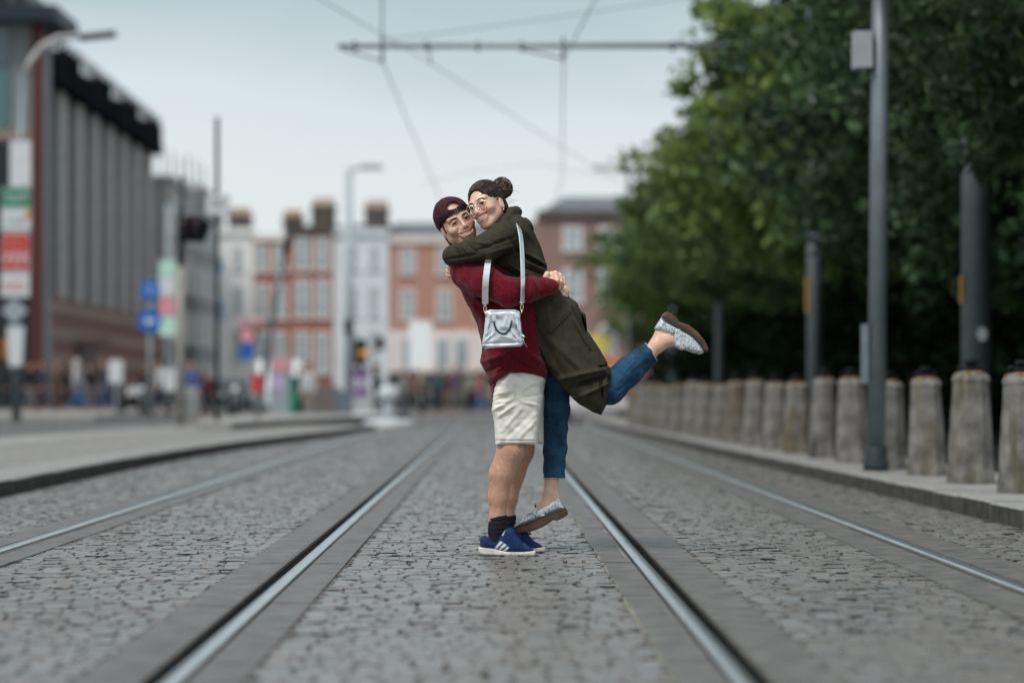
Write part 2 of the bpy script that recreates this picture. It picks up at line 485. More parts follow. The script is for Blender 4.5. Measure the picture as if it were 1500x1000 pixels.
for c in vis:
    o = bpy.data.objects.new('sett', shapes[c[2]][0]); COL.objects.link(o); o.parent = road
    o.location = (c[0], c[1], c[6]); o.scale = (c[3], c[4], 1); o.rotation_euler = (c[7], c[8], c[5])
bulk = {m: ([], [], 0) for m in range(4)}
for m in range(4): bulk[m] = [[], [], 0]
for c in cand:
    if id(c) in vs: continue
    me, v, fcs, ww = shapes[c[2]]
    m = (c[2] * 7 // 3) % 4
    A = np.array(v) * (c[3], c[4], 1)
    cz, sz = math.cos(c[5]), math.sin(c[5])
    B = np.stack([A[:, 0] * cz - A[:, 1] * sz + c[0], A[:, 0] * sz + A[:, 1] * cz + c[1], A[:, 2] + c[6] + A[:, 1] * c[7] - A[:, 0] * c[8]], 1)
    n = bulk[m][2]
    bulk[m][0].append(B); bulk[m][1] += [tuple(i + n for i in q) for q in fcs]; bulk[m][2] = n + len(v)
allv, allf, mi, n = [], [], [], 0
for m in range(4):
    if not bulk[m][0]: continue
    V = np.concatenate(bulk[m][0]); allv.append(V); allf += [tuple(i + n for i in q) for q in bulk[m][1]]; mi += ([4] * 8 + [m] * 4) * (len(bulk[m][1]) // 12); n += len(V)
so = mesh_obj('setts', np.concatenate(allv), allf, None, road, False)
for m in M_setts + [M_joint]: so.data.materials.append(m)
so.data.polygons.foreach_set('material_index', mi); so['kind'] = 'stuff'

# kerb line helper: (distance, offset) control points
def curve_x(cp, y): return float(np.interp(y, [c[0] for c in cp], [c[1] for c in cp]))
RK = [(5, 3.30), (14.4, 3.16), (20, 3.06), (31, 2.86), (46, 2.62), (60, 2.45), (80, 2.2)]
LK = [(5, -3.75), (14, -3.84), (18.7, -3.88), (25, -3.92), (30, -3.84), (34.6, -3.66), (40, -3.30), (44.7, -2.95), (52, -2.6)]
def kerb_run(name, cp, side, y0, y1, wd, label, ztop=.125, step=.92, mat=None):
    t = empty(name, (0, y0, 0)); t['kind'] = 'structure'
    y = y0; i = 0
    while y < y1:
        l_ = step * (1 + .15 * math.sin(i * 3.7)); ya, yb = y + .005, min(y + l_, y1) - .005
        xa, xb = curve_x(cp, ya), curve_x(cp, yb)
        dz = .003 * math.sin(i * 2.9)
        bv = .012
        prof = [(0, -.055), (0, ztop - bv), (bv, ztop), (wd, ztop), (wd, -.055)]
        v = [(xx + side * p, yy, z + dz) for xx, yy in ((xa, ya), (xb, yb)) for p, z in prof]
        n = len(prof); fcs = [tuple(range(n)), tuple(range(2 * n - 1, n - 1, -1))] + [(k, k + n, (k + 1) % n + n, (k + 1) % n) for k in range(n)]
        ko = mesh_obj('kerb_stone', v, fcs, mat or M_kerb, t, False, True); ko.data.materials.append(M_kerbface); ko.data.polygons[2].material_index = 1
        y += l_; i += 1
    return t
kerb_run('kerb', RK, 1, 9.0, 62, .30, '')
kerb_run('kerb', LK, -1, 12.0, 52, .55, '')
def sheet(name, lefts, rights, z, mat, th=.1):
    """ground sheet between two lists of (y, x)"""
    v = [(x, y, z) for y, x in lefts] + [(x, y, z) for y, x in rights]
    n = len(lefts); v += [(x, y, z - th) for x, y, z in v]
    fcs = [(k, k + n, k + n + 1, k + 1) for k in range(n - 1)]
    fcs += [(k, k + 1, k + 2 * n + 1, k + 2 * n) for k in range(n - 1)]
    fcs += [(n + k + 1, n + k, 3 * n + k, 3 * n + k + 1) for k in range(n - 1)]
    fcs += [(0, 2 * n, 3 * n, n), (n - 1, 2 * n - 1, 4 * n - 1, 3 * n - 1)]
    o = mesh_obj(name, v, fcs, mat); o['kind'] = 'structure'; return o
ys = [9, 14, 20, 26, 31, 38, 46, 54, 62]
sheet('pavement', [(y, curve_x(RK, y) + .303) for y in ys], [(y, 4.35) for y in ys], .121, M_slab, .18)
sheet('park_ground', [(y, 4.354) for y in (5, 120)], [(y, 60) for y in (5, 120)], .115, pmat('dark park soil', (.022, .022, .016), .95, var=.4, vscale=3), .17)
sheet('footpath', [(y, 2.45) for y in (62.3, 130)], [(y, 4.354) for y in (62.3, 130)], .119, M_slab, .17)
# left traffic island: kerb stone, cobbled infill, pale edging, then the far carriageway
ysl = [12, 16, 20, 25, 30, 34, 38, 42, 46, 52]
isl_l = lambda y: float(np.interp(y, [12, 30, 38, 46, 52], [-6.4, -6.4, -6.3, -5.6, -4.6]))
sheet('island_cobbles', [(y, isl_l(y)) for y in ysl], [(y, curve_x(LK, y) - .553) for y in ysl], .117, M_pavecob, .17)
sheet('island_paving', [(y, isl_l(y) - 1.3) for y in ysl], [(y, isl_l(y) - .004) for y in ysl], .123, M_slab, .18)
sheet('far_pavement', [(y, -19.5) for y in (72, 170)], [(y, -12.0) for y in (72, 170)], .11, M_slab, .16)
LK2 = [(44, -5.0), (50, -4.55), (56, -3.6), (60, -3.1), (66, -2.4)]
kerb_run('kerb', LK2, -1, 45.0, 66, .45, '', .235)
sheet('platform', [(45, -5.5), (50, -6.2), (56, -6.6), (60, -6.6), (66, -6.6)], [(y, curve_x(LK2, y) - .455) for y in (45, 50, 56, 60, 66)], .231, M_slab, .3)

# ================================================================== bollards
M_gran = pmat('weathered granite', (.075, .070, .062), .85, vscale=6, col2=(.245, .235, .22), bump=.6, bscale=70, bdist=.01, detail=8)
# lichen and rust streaks that run down from the cap
def bollard_mat(name, stain, amt):
    m = M_gran.copy(); m.name = name; t = m.node_tree; b = t.nodes['Principled BSDF']
    src = b.inputs['Base Color'].links[0].from_socket
    tcn = t.nodes.new('ShaderNodeTexCoord'); mpn = t.nodes.new('ShaderNodeMapping'); mpn.inputs['Scale'].default_value = (9, 9, 1.6)
    ob = t.nodes.new('ShaderNodeObjectInfo')
    adv = t.nodes.new('ShaderNodeVectorMath'); adv.operation = 'ADD'
    t.links.new(tcn.outputs['Object'], adv.inputs[0]); t.links.new(ob.outputs['Location'], adv.inputs[1])
    t.links.new(adv.outputs[0], mpn.inputs[0])
    nz = t.nodes.new('ShaderNodeTexNoise'); nz.inputs['Scale'].default_value = 1.0; nz.inputs['Detail'].default_value = 5
    t.links.new(mpn.outputs[0], nz.inputs['Vector'])
    rp = t.nodes.new('ShaderNodeValToRGB'); rp.color_ramp.elements[0].position = .62 - amt * .3; rp.color_ramp.elements[1].position = .80 - amt * .3
    t.links.new(nz.outputs[0], rp.inputs[0])
    mx = t.nodes.new('ShaderNodeMix'); mx.data_type = 'RGBA'; mx.inputs[7].default_value = (*stain, 1)
    t.links.new(rp.outputs[0], mx.inputs[0]); t.links.new(src, mx.inputs[6]); t.links.new(mx.outputs[2], b.inputs['Base Color'])
    return m
BM = [bollard_mat('granite with ochre streaks', (.13, .095, .04), .35), bollard_mat('granite with green algae', (.085, .085, .045), .40),
      bollard_mat('pale granite', (.25, .24, .22), .25), bollard_mat('brown stained granite', (.11, .080, .045), .6), bollard_mat('sooty granite', (.05, .048, .045), .5)]
M_iron = pmat('black iron', (.010, .011, .013), .5, metal=.4, var=.3)
M_rust = pmat('rusty lichen', (.20, .12, .045), .9, var=.5, vscale=30)
def bollard_mesh():
    m = MB(); n = 8
    prof = [(.178, 0), (.178, .03), (.168, .12), (.163, .30), (.134, .770), (.134, .775), (.141, .782), (.141, .808), (.125, .835), (.080, .862)]
    v = []; fcs = []
    for i, (r_, z) in enumerate(prof):
        for k in range(n):
            a = math.pi / n + 2 * math.pi * k / n
            rr_ = r_
            if z <= .11: # square foot with chamfer stops
                c, s_ = math.cos(a), math.sin(a); q = max(abs(c), abs(s_)); rr_ = r_ * (.94 / q if z < .05 else 1)
            v.append((rr_ * math.cos(a), rr_ * math.sin(a), z))
    for i in range(len(prof) - 1):
        for k in range(n): fcs.append((i * n + k, i * n + (k + 1) % n, (i + 1) * n + (k + 1) % n, (i + 1) * n + k))
    fcs.append(tuple((len(prof) - 1) * n + k for k in range(n)))
    m.add(v, fcs); return m
b0 = None
ords = ['nearest the camera, cut by the picture edge', 'second from the right picture edge, in front of the thick grey mast', 'third from the right, streaked with ochre lichen', 'fourth from the right, just right of the slim grey lamp post', 'fifth from the right, just left of the slim grey lamp post',
        'sixth from the right', 'seventh from the right', 'eighth from the right', 'ninth from the right', 'tenth from the right', 'eleventh from the right', 'twelfth from the right', 'thirteenth from the right', 'fourteenth from the right', 'fifteenth from the right', 'sixteenth from the right', 'seventeenth from the right', 'eighteenth from the right', 'nineteenth from the right']
tone = ['grey granite bollard', 'grey granite bollard', 'mossy granite bollard', 'grey granite bollard', 'pale granite bollard', 'sooty granite bollard', 'brownish granite bollard', 'pale granite bollard', 'pale granite bollard', 'brown stained bollard', 'mossy granite bollard', 'grey granite bollard', 'pale granite bollard', 'grey granite bollard', 'pale granite bollard', 'brown stained bollard', 'grey granite bollard', 'pale granite bollard', 'brown stained bollard']
mid = [1, 1, 0, 2, 2, 4, 3, 2, 2, 3, 0, 1, 2, 1, 2, 3, 1, 2, 3]
b0 = thing('bollard', 'x', 'bollard'); bs = bollard_mesh().build('shaft', BM[0], b0)
cp_ = MB().lathe([(.045, .855), (.065, .862), (.065, .885), (.045, .90), (.035, .905), (.055, .925), (.055, .945), (.03, .955)], 10)
cp_.tube([(-.06, 0, .905), (-.09, 0, .90), (-.09, 0, .880)], .014, 6).tube([(.06, 0, .905), (.09, 0, .90), (.09, 0, .880)], .014, 6)
cp_.build('ring_cap', M_iron, b0)
for k in (0, 2, 3, 5, 6):
    a = math.pi / 8 + k * math.pi / 4; r_ = .100
    MB().add([((r_ + dx) * math.cos(a + da), (r_ + dx) * math.sin(a + da), .8535 + dz - .55 * dx) for dz in (-.006, .004) for dx, da in ((-.014, -.30), (.022, -.22), (.024, .24), (-.012, .28))], [(4, 5, 6, 7), (0, 1, 5, 4), (1, 2, 6, 5), (2, 3, 7, 6), (3, 0, 4, 7)]).build('lichen', M_rust, b0)
def set_mat(o, m):
    o.material_slots[0].link = 'OBJECT'; o.material_slots[0].material = m
BCP = [(14, 3.66), (20, 3.63), (29, 3.40), (43, 2.98), (60, 2.75)]
y = 16.75
for i in range(19):
    t = b0 if i == 0 else copy_tree(b0)
    t.location = (curve_x(BCP, y), y, .121); t.rotation_euler = (.012 * math.sin(i * 4.1), .014 * math.sin(i * 2.7), .12 * math.sin(i * 3)); t.scale = (1 + .06 * math.sin(i * 2.3), 1, .965 + .03 * math.sin(i * 1.7))
    t['label'] = '%s %s' % (tone[i], ords[i]); t['group'] = 'granite bollards along the kerb'
    for ch in t.children:
        if ch.name.startswith('shaft'): set_mat(ch, BM[mid[i]])
    y += 1.80 if i < 12 else 2.0
# ================================================================== the couple
U = 1 / 288.0                                     # one photo pixel in metres at the couple
M_skin_m = pmat('skin tan', (0.66, 0.405, 0.29), 0.44, var=0.14, vscale=55, spec=.45, bump=0.2, bscale=300, attr='tint', bdist=.002)
M_skin_w = pmat('skin fair', (0.74, 0.46, 0.335), 0.40, var=0.07, vscale=30, spec=.5, bump=0.06, bscale=260, attr='tint', bdist=.002)
for _m, _c in ((M_skin_m, (1.0, .35, .2)), (M_skin_w, (1.0, .35, .2))):
    b = _m.node_tree.nodes['Principled BSDF']
    b.inputs['Subsurface Weight'].default_value = 0.12; b.inputs['Subsurface Radius'].default_value = _c; b.inputs['Subsurface Scale'].default_value = 0.006
M_sweater = pmat('crimson knit', (0.062, 0.003, 0.008), 0.9, vscale=270, rpos=(.36, .68), spec=.1, bump=0.7, bscale=420, col2=(0.20, 0.014, 0.026), bdist=.003, sheen=.15, detail=2)
M_coat = pmat('olive drill', (0.044, 0.038, 0.026), 0.8, var=0.16, vscale=40, bump=0.25, bscale=500, bdist=.002, spec=.12)
M_shorts = pmat('stone cotton', (0.72, 0.69, 0.625), 0.8, var=0.05, vscale=20, bump=0.25, bscale=240, bdist=.003)
M_denim = pmat('blue denim', (0.005, 0.027, 0.056), 0.75, vscale=14, bump=0.5, bscale=500, col2=(0.020, 0.078, 0.150), bdist=.003)
M_denim_edge = pmat('frayed denim edge', (0.35, 0.48, 0.58), 0.9, var=.3, vscale=150)
M_cap = pmat('burgundy twill', (0.050, 0.009, 0.018), 0.8, var=0.2, vscale=120, bump=0.4, bscale=400, bdist=.002)
M_strap = pmat('black webbing', (0.012, 0.014, 0.018), 0.5, var=.2)
M_sock = pmat('black ribbed sock', (0.010, 0.011, 0.016), 0.9, var=.3, vscale=40, bump=.6, bscale=60, stretch=(1, 1, 8), bdist=.004)
M_suede = pmat('navy suede', (0.011, 0.030, 0.105), 0.85, var=0.25, vscale=50, bump=.3, bscale=300, attr='tint', bdist=.002)
M_rubber = pmat('worn white rubber', (0.42, 0.36, 0.28), 0.7, vscale=35, col2=(0.72, 0.71, 0.67), bump=.2, bscale=80)
M_hair_w = pmat('dark brown hair', (0.020, 0.012, 0.009), 0.6, var=.5, spec=.2, vscale=60, bump=.3, bscale=200, attr='tint', bdist=.003)
M_hair_m = pmat('short dark hair', (0.014, 0.009, 0.007), 0.6, var=.4, vscale=90, bump=.5, bscale=300)
M_brow = pmat('brow hair', (0.022, 0.013, 0.009), 0.8, var=.3, vscale=200)
M_eye = pmat('eye white', (0.62, 0.60, 0.58), 0.25, var=.03, attr='tint')
M_teeth = pmat('teeth', (0.90, 0.88, 0.84), 0.25, var=.04)
M_gold = pmat('pale gold metal', (.90, .80, .62), .3, metal=1.0, var=.05)
M_black = pmat('black leather', (0.012, 0.013, 0.014), 0.45, var=.2)
M_lens = bpy.data.materials.new('spectacle lens'); M_lens.use_nodes = True
_b = M_lens.node_tree.nodes['Principled BSDF']
_b.inputs['Transmission Weight'].default_value = 1.0; _b.inputs['Roughness'].default_value = 0.02; _b.inputs['IOR'].default_value = 1.06
_b.inputs['Base Color'].default_value = (.97, .98, .99, 1)
# cracked silver leather of the loafers, crinkled silver of the bag
def silver(name, cell, crack, base, rough, metal, bump):
    m = bpy.data.materials.new(name); m.use_nodes = True
    t = m.node_tree; b = t.nodes['Principled BSDF']
    tcn = t.nodes.new('ShaderNodeTexCoord')
    nz = t.nodes.new('ShaderNodeTexNoise'); nz.inputs['Scale'].default_value = cell * .5
    t.links.new(tcn.outputs['Object'], nz.inputs['Vector'])
    vo = t.nodes.new('ShaderNodeTexVoronoi'); vo.feature = 'DISTANCE_TO_EDGE'; vo.inputs['Scale'].default_value = cell
    mxv = t.nodes.new('ShaderNodeMix'); mxv.data_type = 'VECTOR'; mxv.inputs[0].default_value = .05
    t.links.new(tcn.outputs['Object'], mxv.inputs[4]); t.links.new(nz.outputs['Color'], mxv.inputs[5]); t.links.new(mxv.outputs[1], vo.inputs['Vector'])
    rp = t.nodes.new('ShaderNodeValToRGB'); rp.color_ramp.elements[0].position = 0.02; rp.color_ramp.elements[1].position = 0.07
    rp.color_ramp.elements[0].color = (*crack, 1); rp.color_ramp.elements[1].color = (*base, 1)
    t.links.new(vo.outputs['Distance'], rp.inputs[0]); t.links.new(rp.outputs[0], b.inputs['Base Color'])
    b.inputs['Roughness'].default_value = rough; b.inputs['Metallic'].default_value = metal
    bp = t.nodes.new('ShaderNodeBump'); bp.inputs['Strength'].default_value = bump; bp.inputs['Distance'].default_value = .004
    n3 = t.nodes.new('ShaderNodeTexNoise'); n3.inputs['Scale'].default_value = 55
    t.links.new(tcn.outputs['Object'], n3.inputs['Vector']); t.links.new(n3.outputs[0], bp.inputs['Height']); t.links.new(bp.outputs[0], b.inputs['Normal'])
    return m
M_snake = silver('cracked silver leather', 42, (.22, .25, .28), (.66, .71, .74), .40, .35, .1)
M_silver = silver('crinkled silver leather', 7, (.68, .74, .78), (.82, .86, .89), .30, .92, .02)

def smooth01(x, a, b):
    t = np.clip((x - a) / (b - a), 0, 1); return t * t * (3 - 2 * t)
def blend(T, w, c):
    w = np.asarray(w)[:, None]; return T * (1 - w) + np.array(c) * w

class Head:
    """a head modelled in its own frame (eyes at z = 0, face to -y), then set on the neck"""
    def __init__(s, eye_px, dy, roll, yaw, pitch, scale):
        s.M = Matrix.Rotation(R(-roll), 3, 'Y') @ Matrix.Rotation(R(yaw), 3, 'Z') @ Matrix.Rotation(R(pitch), 3, 'X')
        s.sc = scale
        e = Vector(P(eye_px[0], eye_px[1], dy)); off = s.M @ Vector((0, -.085, 0)) * scale
        s.c = Vector((e.x - off.x, DC + dy, e.z - off.z))
    def out(s, V):
        return (np.asarray(V) * s.sc) @ np.array(s.M).T + np.array(s.c)
    def pt(s, x, y, z): return tuple(s.c + s.M @ Vector((x, y, z)) * s.sc)
def head_field(v=0.0028, fem=False, lid=.0070):
    ez = -.026 if fem else -.014
    f = Field((-.10, -.135, -.215), (.10, .135, .14), v)
    f.ell((0, .022, .034), (.074, .096, .084), .01)
    f.ell((0, -.020, -.022), (.064 if not fem else .061, .066, .082), .04)
    jw = .050 if not fem else .043
    for q in (-1, 1):
        f.cone((q * jw, .005, -.060), (q * .014, -.062, -.100), .020, .019, .035)
        f.ell((q * .040, -.058, -.030), (.027, .026, .022), .02)             # cheeks lifted by the smile
        f.cone((q * .016, -.084, .022), (q * .046, -.068, .024), .011, .010, .016)   # brow ridge
    f.ell((0, -.066, -.100), (.020, .019, .016), .02)                        # chin
    f.cone((0, -.086, .014), (0, -.106, -.030), .0085, .0105, .012)          # nose bridge
    f.ell((0, -.108, -.034), (.0115, .011, .010), .008)
    for q in (-1, 1):
        f.ell((q * .0125, -.096, -.038), (.0085, .011, .008), .006)
        f.ell((q * .032, -.098, -.001), (.017, .017, .0105), .012, 'sub')    # sockets
        f.ell((q * .006, -.108, -.0455), (.0035, .005, .004), .003, 'sub')
        # lids
        f.cone((q * .018, -.084, .003), (q * .032, -.0905, lid), .0042, .0052, .004)
        f.cone((q * .032, -.0905, lid), (q * .047, -.079, .001), .0052, .0042, .004)
        f.cone((q * .018, -.084, -.0055), (q * .046, -.079, -.006), .0048, .0044, .004)
        # ear
        f.ell((q * .076, .012, ez), (.009, .020, .031), .006, rot=Matrix.Rotation(R(12 * q), 3, 'Z') @ Matrix.Rotation(R(-10), 3, 'X'))
        f.ell((q * .085, .010, ez + .004), (.006, .011, .019), .005, 'sub')
        f.cone((q * .030, -.086, -.036), (q * .040, -.070, -.066), .003, .003, .010, 'sub')   # smile fold
    f.ell((0, -.088, -.066), (.034, .016, .026), .02)                        # muzzle
    return f
def mouth(f, zc, half, open_, lift):
    """cut a smiling mouth and put lips round it; returns the curve"""
    ts = np.linspace(-1, 1, 9)
    xs = half * ts; zs = zc + lift * ts ** 2; ys = -.104 + .026 * ts ** 2
    for i in range(8):
        a, b = (xs[i], ys[i] - .004, zs[i]), (xs[i + 1], ys[i + 1] - .004, zs[i + 1])
        ra, rb = open_ * (1 - .8 * ts[i] ** 2) + .0012, open_ * (1 - .8 * ts[i + 1] ** 2) + .0012
        f.cone(a, b, ra, rb, .002, 'sub', sc=(1, 1.8, 1))
    for i in range(8):
        for sg, rr in ((1, .0036), (-1, .0046)):
            o0, o1 = sg * (open_ * (1 - .85 * ts[i] ** 2) + .0032), sg * (open_ * (1 - .85 * ts[i + 1] ** 2) + .0032)
            k0, k1 = (1 - .6 * ts[i] ** 2), (1 - .6 * ts[i + 1] ** 2)
            f.cone((xs[i], ys[i] + .002, zs[i] + o0), (xs[i + 1], ys[i + 1] + .002, zs[i + 1] + o1), rr * k0, rr * k1, .004)
    return xs, ys, zs
def teeth_mesh(H, xs, ys, zs, open_, parent, drop=0.0):
    v, q = [], []
    n = len(xs)
    for i in range(n):
        k = (1 - .8 * (2 * i / (n - 1) - 1) ** 2)
        v += [(xs[i] * .92, ys[i] + .005, zs[i] + (open_ + .002) * k), (xs[i] * .92, ys[i] + .0035, zs[i] - (open_ * .45 + drop) * k), (xs[i] * .92, ys[i] + .012, zs[i] - (open_ * .5 + drop) * k)]
    for i in range(n - 1):
        q += [(3 * i, 3 * i + 1, 3 * i + 4, 3 * i + 3), (3 * i + 1, 3 * i + 2, 3 * i + 5, 3 * i + 4)]
    return mesh_obj('teeth', H.out(v), q, M_teeth, parent, True, True)
def eyes(H, parent, iris, gaze=(0, 0)):
    for q in (-1, 1):
        V, Q = [], []
        c = Vector((q * .032, -.0765, 0)); n, m = 20, 14
        g = (Vector((gaze[0], -1, gaze[1]))).normalized()
        ax = g.cross(Vector((0, 0, 1))).normalized(); up = ax.cross(g)
        tint = []
        for j in range(m + 1):
            th = math.pi * j / m
            for i in range(n):
                ph = 2 * math.pi * i / n
                p = c + (g * math.cos(th) + (ax * math.cos(ph) + up * math.sin(ph)) * math.sin(th)) * .0122
                V.append(p); a = math.degrees(th)
                tint.append((.01, .01, .01) if a < 14 else iris if a < 32 else (1, 1, 1))
        for j in range(m):
            for i in range(n): Q.append((j * n + i, j * n + (i + 1) % n, (j + 1) * n + (i + 1) % n, (j + 1) * n + i))
        o = fast_mesh('eye', H.out([tuple(p) for p in V]), np.array(Q), M_eye, parent, True, np.array(tint, np.float32))
def strip(H, pts, rs, name, mat, parent, n=6):
    return MB().tube([H.pt(*p) for p in pts], [r * H.sc for r in rs], n).build(name, mat, parent, True, True)

# ---------------------------------------------------------------- man
man = thing('person', 'man in crimson jumper, pale shorts and backwards cap, lifting the woman in an embrace', 'person', P(735, 810, 0), group='the hugging couple')
HM = Head((675, 324.5), 0.01, 27, 15, 1, 1.07)
f = head_field()
xs, ys, zs = mouth(f, -.0680, .0360, .0072, .0140)
f.chain([((0, .035, -.05), .052), ((0.0, .045, -.20), .056)], .02)
V, Q = f.mesh()
T = np.ones((len(V), 3), np.float32)
x, y, z = V[:, 0], V[:, 1], V[:, 2]
lipd = np.abs(z - (-.0680 + .0140 * (x / .036) ** 2))
T = blend(T, smooth01(-z, .040, .075) * smooth01(-y, -.01, .03) * .20, (.55, .50, .48))           # stubble
T = blend(T, np.exp(-((np.abs(x) - .042) ** 2 + (z + .030) ** 2) / .018 ** 2) * .30, (1.0, .66, .60))   # flushed cheeks
T = blend(T, np.exp(-(x ** 2 + (z + .034) ** 2) / .013 ** 2) * .25, (1.0, .66, .60))
T = blend(T, (np.abs(x) < .035) * np.exp(-(lipd / (.0105 - .007 * np.clip(x / .035, -1, 1) ** 2)) ** 4) * (y < -.07) * .8, (.72, .40, .38))
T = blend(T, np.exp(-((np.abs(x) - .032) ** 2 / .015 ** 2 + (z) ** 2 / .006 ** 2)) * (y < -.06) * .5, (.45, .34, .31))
pieces = [(HM.out(V), Q, T)]
f = Field.px((640, 360), (840, 815), -.45, .42, .008)                  # the body under the clothes
for s, sh in ((-1, 0), (1, 14)):
    d = .11 * s
    f.chain([(P(757 + sh * .6, 570, d * .8), .06), (P(753 + sh, 625, d), .064), (P(748 + sh, 660, d), .069), (P(735 + sh * 1.1, 694, d), .0625),
             (P(730 + sh * 1.0, 728, d), .050), (P(729 + sh * .9, 757, d), .040), (P(725 + sh, 790, d), .038)], .02)
    f.chain([(P(725 + sh, 795, d), .035), (P(765 + sh, 802, d), .026)], .02)
f.chain([(P(760, 566, 0), .095), (P(748, 490, 0), .095), (P(718, 425, 0), .09), (P(684, 380, 0), .06)], .03)
f.chain([(P(695, 408, -.15), .05), (P(744, 428, -.28), .044), (P(804, 420, -.19), .036), (P(812, 412, -.12), .034)], .02)
f.chain([(P(708, 408, .15), .05), (P(760, 426, .25), .044), (P(815, 428, .12), .036), (P(822, 428, .0), .034)], .02)
V, Q = f.mesh(); T = np.ones((len(V), 3), np.float32)
legd = smooth01(P(0, 640)[2] - V[:, 2], 0, .02)
T = blend(T, .9 * legd, (.68, .615, .575))
pieces.append((V, Q, T))
f = Field.px((786, 388), (842, 448), -.28, .10, .0026)                 # both hands, the right one closed over the left wrist
f.chain([(P(801, 420, -.215), .030), (P(808, 413, -.175), .029)], .02, sc=(1, .85, 1))
f.ell(P(814, 408, -.145), (.034, .026, .036), .015)
for kn, mid, tip, r_ in (((808, 401, -.165), (810.5, 411, -.187), (808.5, 421.5, -.178), .0092), ((813.5, 400, -.160), (816.5, 410.5, -.180), (814.5, 422.5, -.168), .0096),
                         ((819.5, 403, -.145), (822, 412, -.162), (819.5, 422.5, -.150), .0090), ((824.5, 408, -.122), (826, 415, -.138), (823, 423, -.128), .0080)):
    f.chain([(P(*kn), r_ * 1.2), (P(*mid), r_), (P(*tip), r_ * .88)], .0035)
    f.cone(P(*kn), P(813, 412, -.14), r_ * 1.15, .016, .010)
f.chain([(P(806, 407, -.175), .014), (P(801.5, 401, -.190), .0125), (P(799, 405, -.198), .0115), (P(799, 411.5, -.196), .0098)], .006)
f.chain([(P(813, 424, -.09), .028), (P(824, 428, -.085), .024)], .015)                      # left hand
for a, b_, c_ in (((822, 424, -.095), (829, 428, -.115), (829.5, 433.5, -.110)), ((820, 427, -.105), (825.5, 431.5, -.125), (826, 436, -.112)), ((827, 421, -.07), (832, 426, -.085), (832, 431.5, -.085))):
    f.chain([(P(*a), .012), (P(*b_), .0098), (P(*c_), .0088)], .005)
V, Q = f.mesh(); T = np.ones((len(V), 3), np.float32) * np.array((1.22, 1.25, 1.22))
pieces.append((V, Q, np.clip(T, 0, 1.7)))
n0 = 0; VV, QQ, TT = [], [], []
for V, Q, T in pieces: VV.append(V); QQ.append(Q + n0); TT.append(T); n0 += len(V)
man_body = fast_mesh('body', np.concatenate(VV), np.concatenate(QQ), M_skin_m, man, True, np.concatenate(TT))
eyes(HM, man_body, (.10, .06, .03), (-.15, 0))
for q in (-1, 1):
    strip(HM, [(q * .014, -.0965, .0165), (q * .026, -.0945, .0205), (q * .040, -.084, .0205), (q * .051, -.070, .012)], [.0024, .0038, .0034, .0015], 'eyebrow', M_brow, man_body)
    strip(HM, [(q * .018, -.089, .0005), (q * .032, -.0945, .0028), (q * .047, -.083, -.002)], [.0012, .0022, .0013], 'eyelash', M_brow, man_body)
teeth_mesh(HM, xs, ys, zs, .0072, man_body, .003)
# hair and cap in head coordinates
f = Field((-.10, -.12, -.12), (.10, .14, .14), .0032)
f.ell((0, .024, .030), (.0785, .099, .086), .01)
for q in (-1, 1):
    f.cone((q * .0685, -.020, .020), (q * .0685, -.012, -.022), .008, .005, .008)
f.ell((0, .075, -.040), (.060, .045, .050), .03)
f.cut((0, -.03, -.02), (0, -1.0, -.15)); f.cut((0, 0, -.085), (0, 0, -1))
V, Q = f.mesh(); fast_mesh('hair', HM.out(V), Q, M_hair_m, man)
f = Field((-.11, -.13, -.13), (.11, .19, .16), .003)
f.ell((0, .020, .042), (.087, .113, .094), .01)
f.wrinkle(.0012, 60, 3)
f.cut((0, -.09, .040), (0, -.42, -1.0), .006)
f.ell((0, .010, .030), (.0785, .1, .088), .006, 'sub')
f.ell((0, -.086, .082), (.032, .05, .020), .004, 'sub')
f.cone((0, .105, -.030), (0, .150, -.095), .030, .018, .02, sc=(1.9, .35, 1))       # the peak, hanging behind
V, Q = f.mesh(); cap_o = fast_mesh('cap', HM.out(V), Q, M_cap, man)
for q in range(6):
    a = q * math.pi / 3 + .3
    pts = [(.0868 * math.sin(t) * math.cos(a), .020 + .1128 * math.sin(t) * math.sin(a), .042 + .0938 * math.cos(t)) for t in np.linspace(.05, 1.25, 9)]
    if math.sin(a) > -.75: strip(HM, pts, [.0011] * 9, 'seam', M_cap, cap_o, 5)
sp = []
for t in np.linspace(-1.25, 1.25, 15):
    sp.append((.0870 * math.sin(t), .018 - .1135 * math.cos(t), .0520 - .010 * (1 - math.cos(t))))
v, fc = [], []
for (px_, py_, pz_) in sp:
    nrm = Vector((px_, py_ - .018, 0)).normalized()
    for dn, dz in ((-.002, -.009), (.0028, -.009), (.0028, .009), (-.002, .009)):
        v.append(HM.pt(px_ + nrm.x * dn, py_ + nrm.y * dn, pz_ + dz))
for i in range(len(sp) - 1):
    for k in range(4): fc.append((4 * i + k, 4 * i + (k + 1) % 4, 4 * i + 4 + (k + 1) % 4, 4 * i + 4 + k))
strap_o = mesh_obj('strap', v, fc, M_strap, cap_o, False, True)
bk = MB()
for xx in (-.009, .003): bk.tube([HM.pt(xx, -.1000, .043), HM.pt(xx, -.1000, .061)], .0016, 6)
bk.build('buckle', pmat('dull metal', (.35, .38, .40), .35, metal=.9), strap_o, False, True)

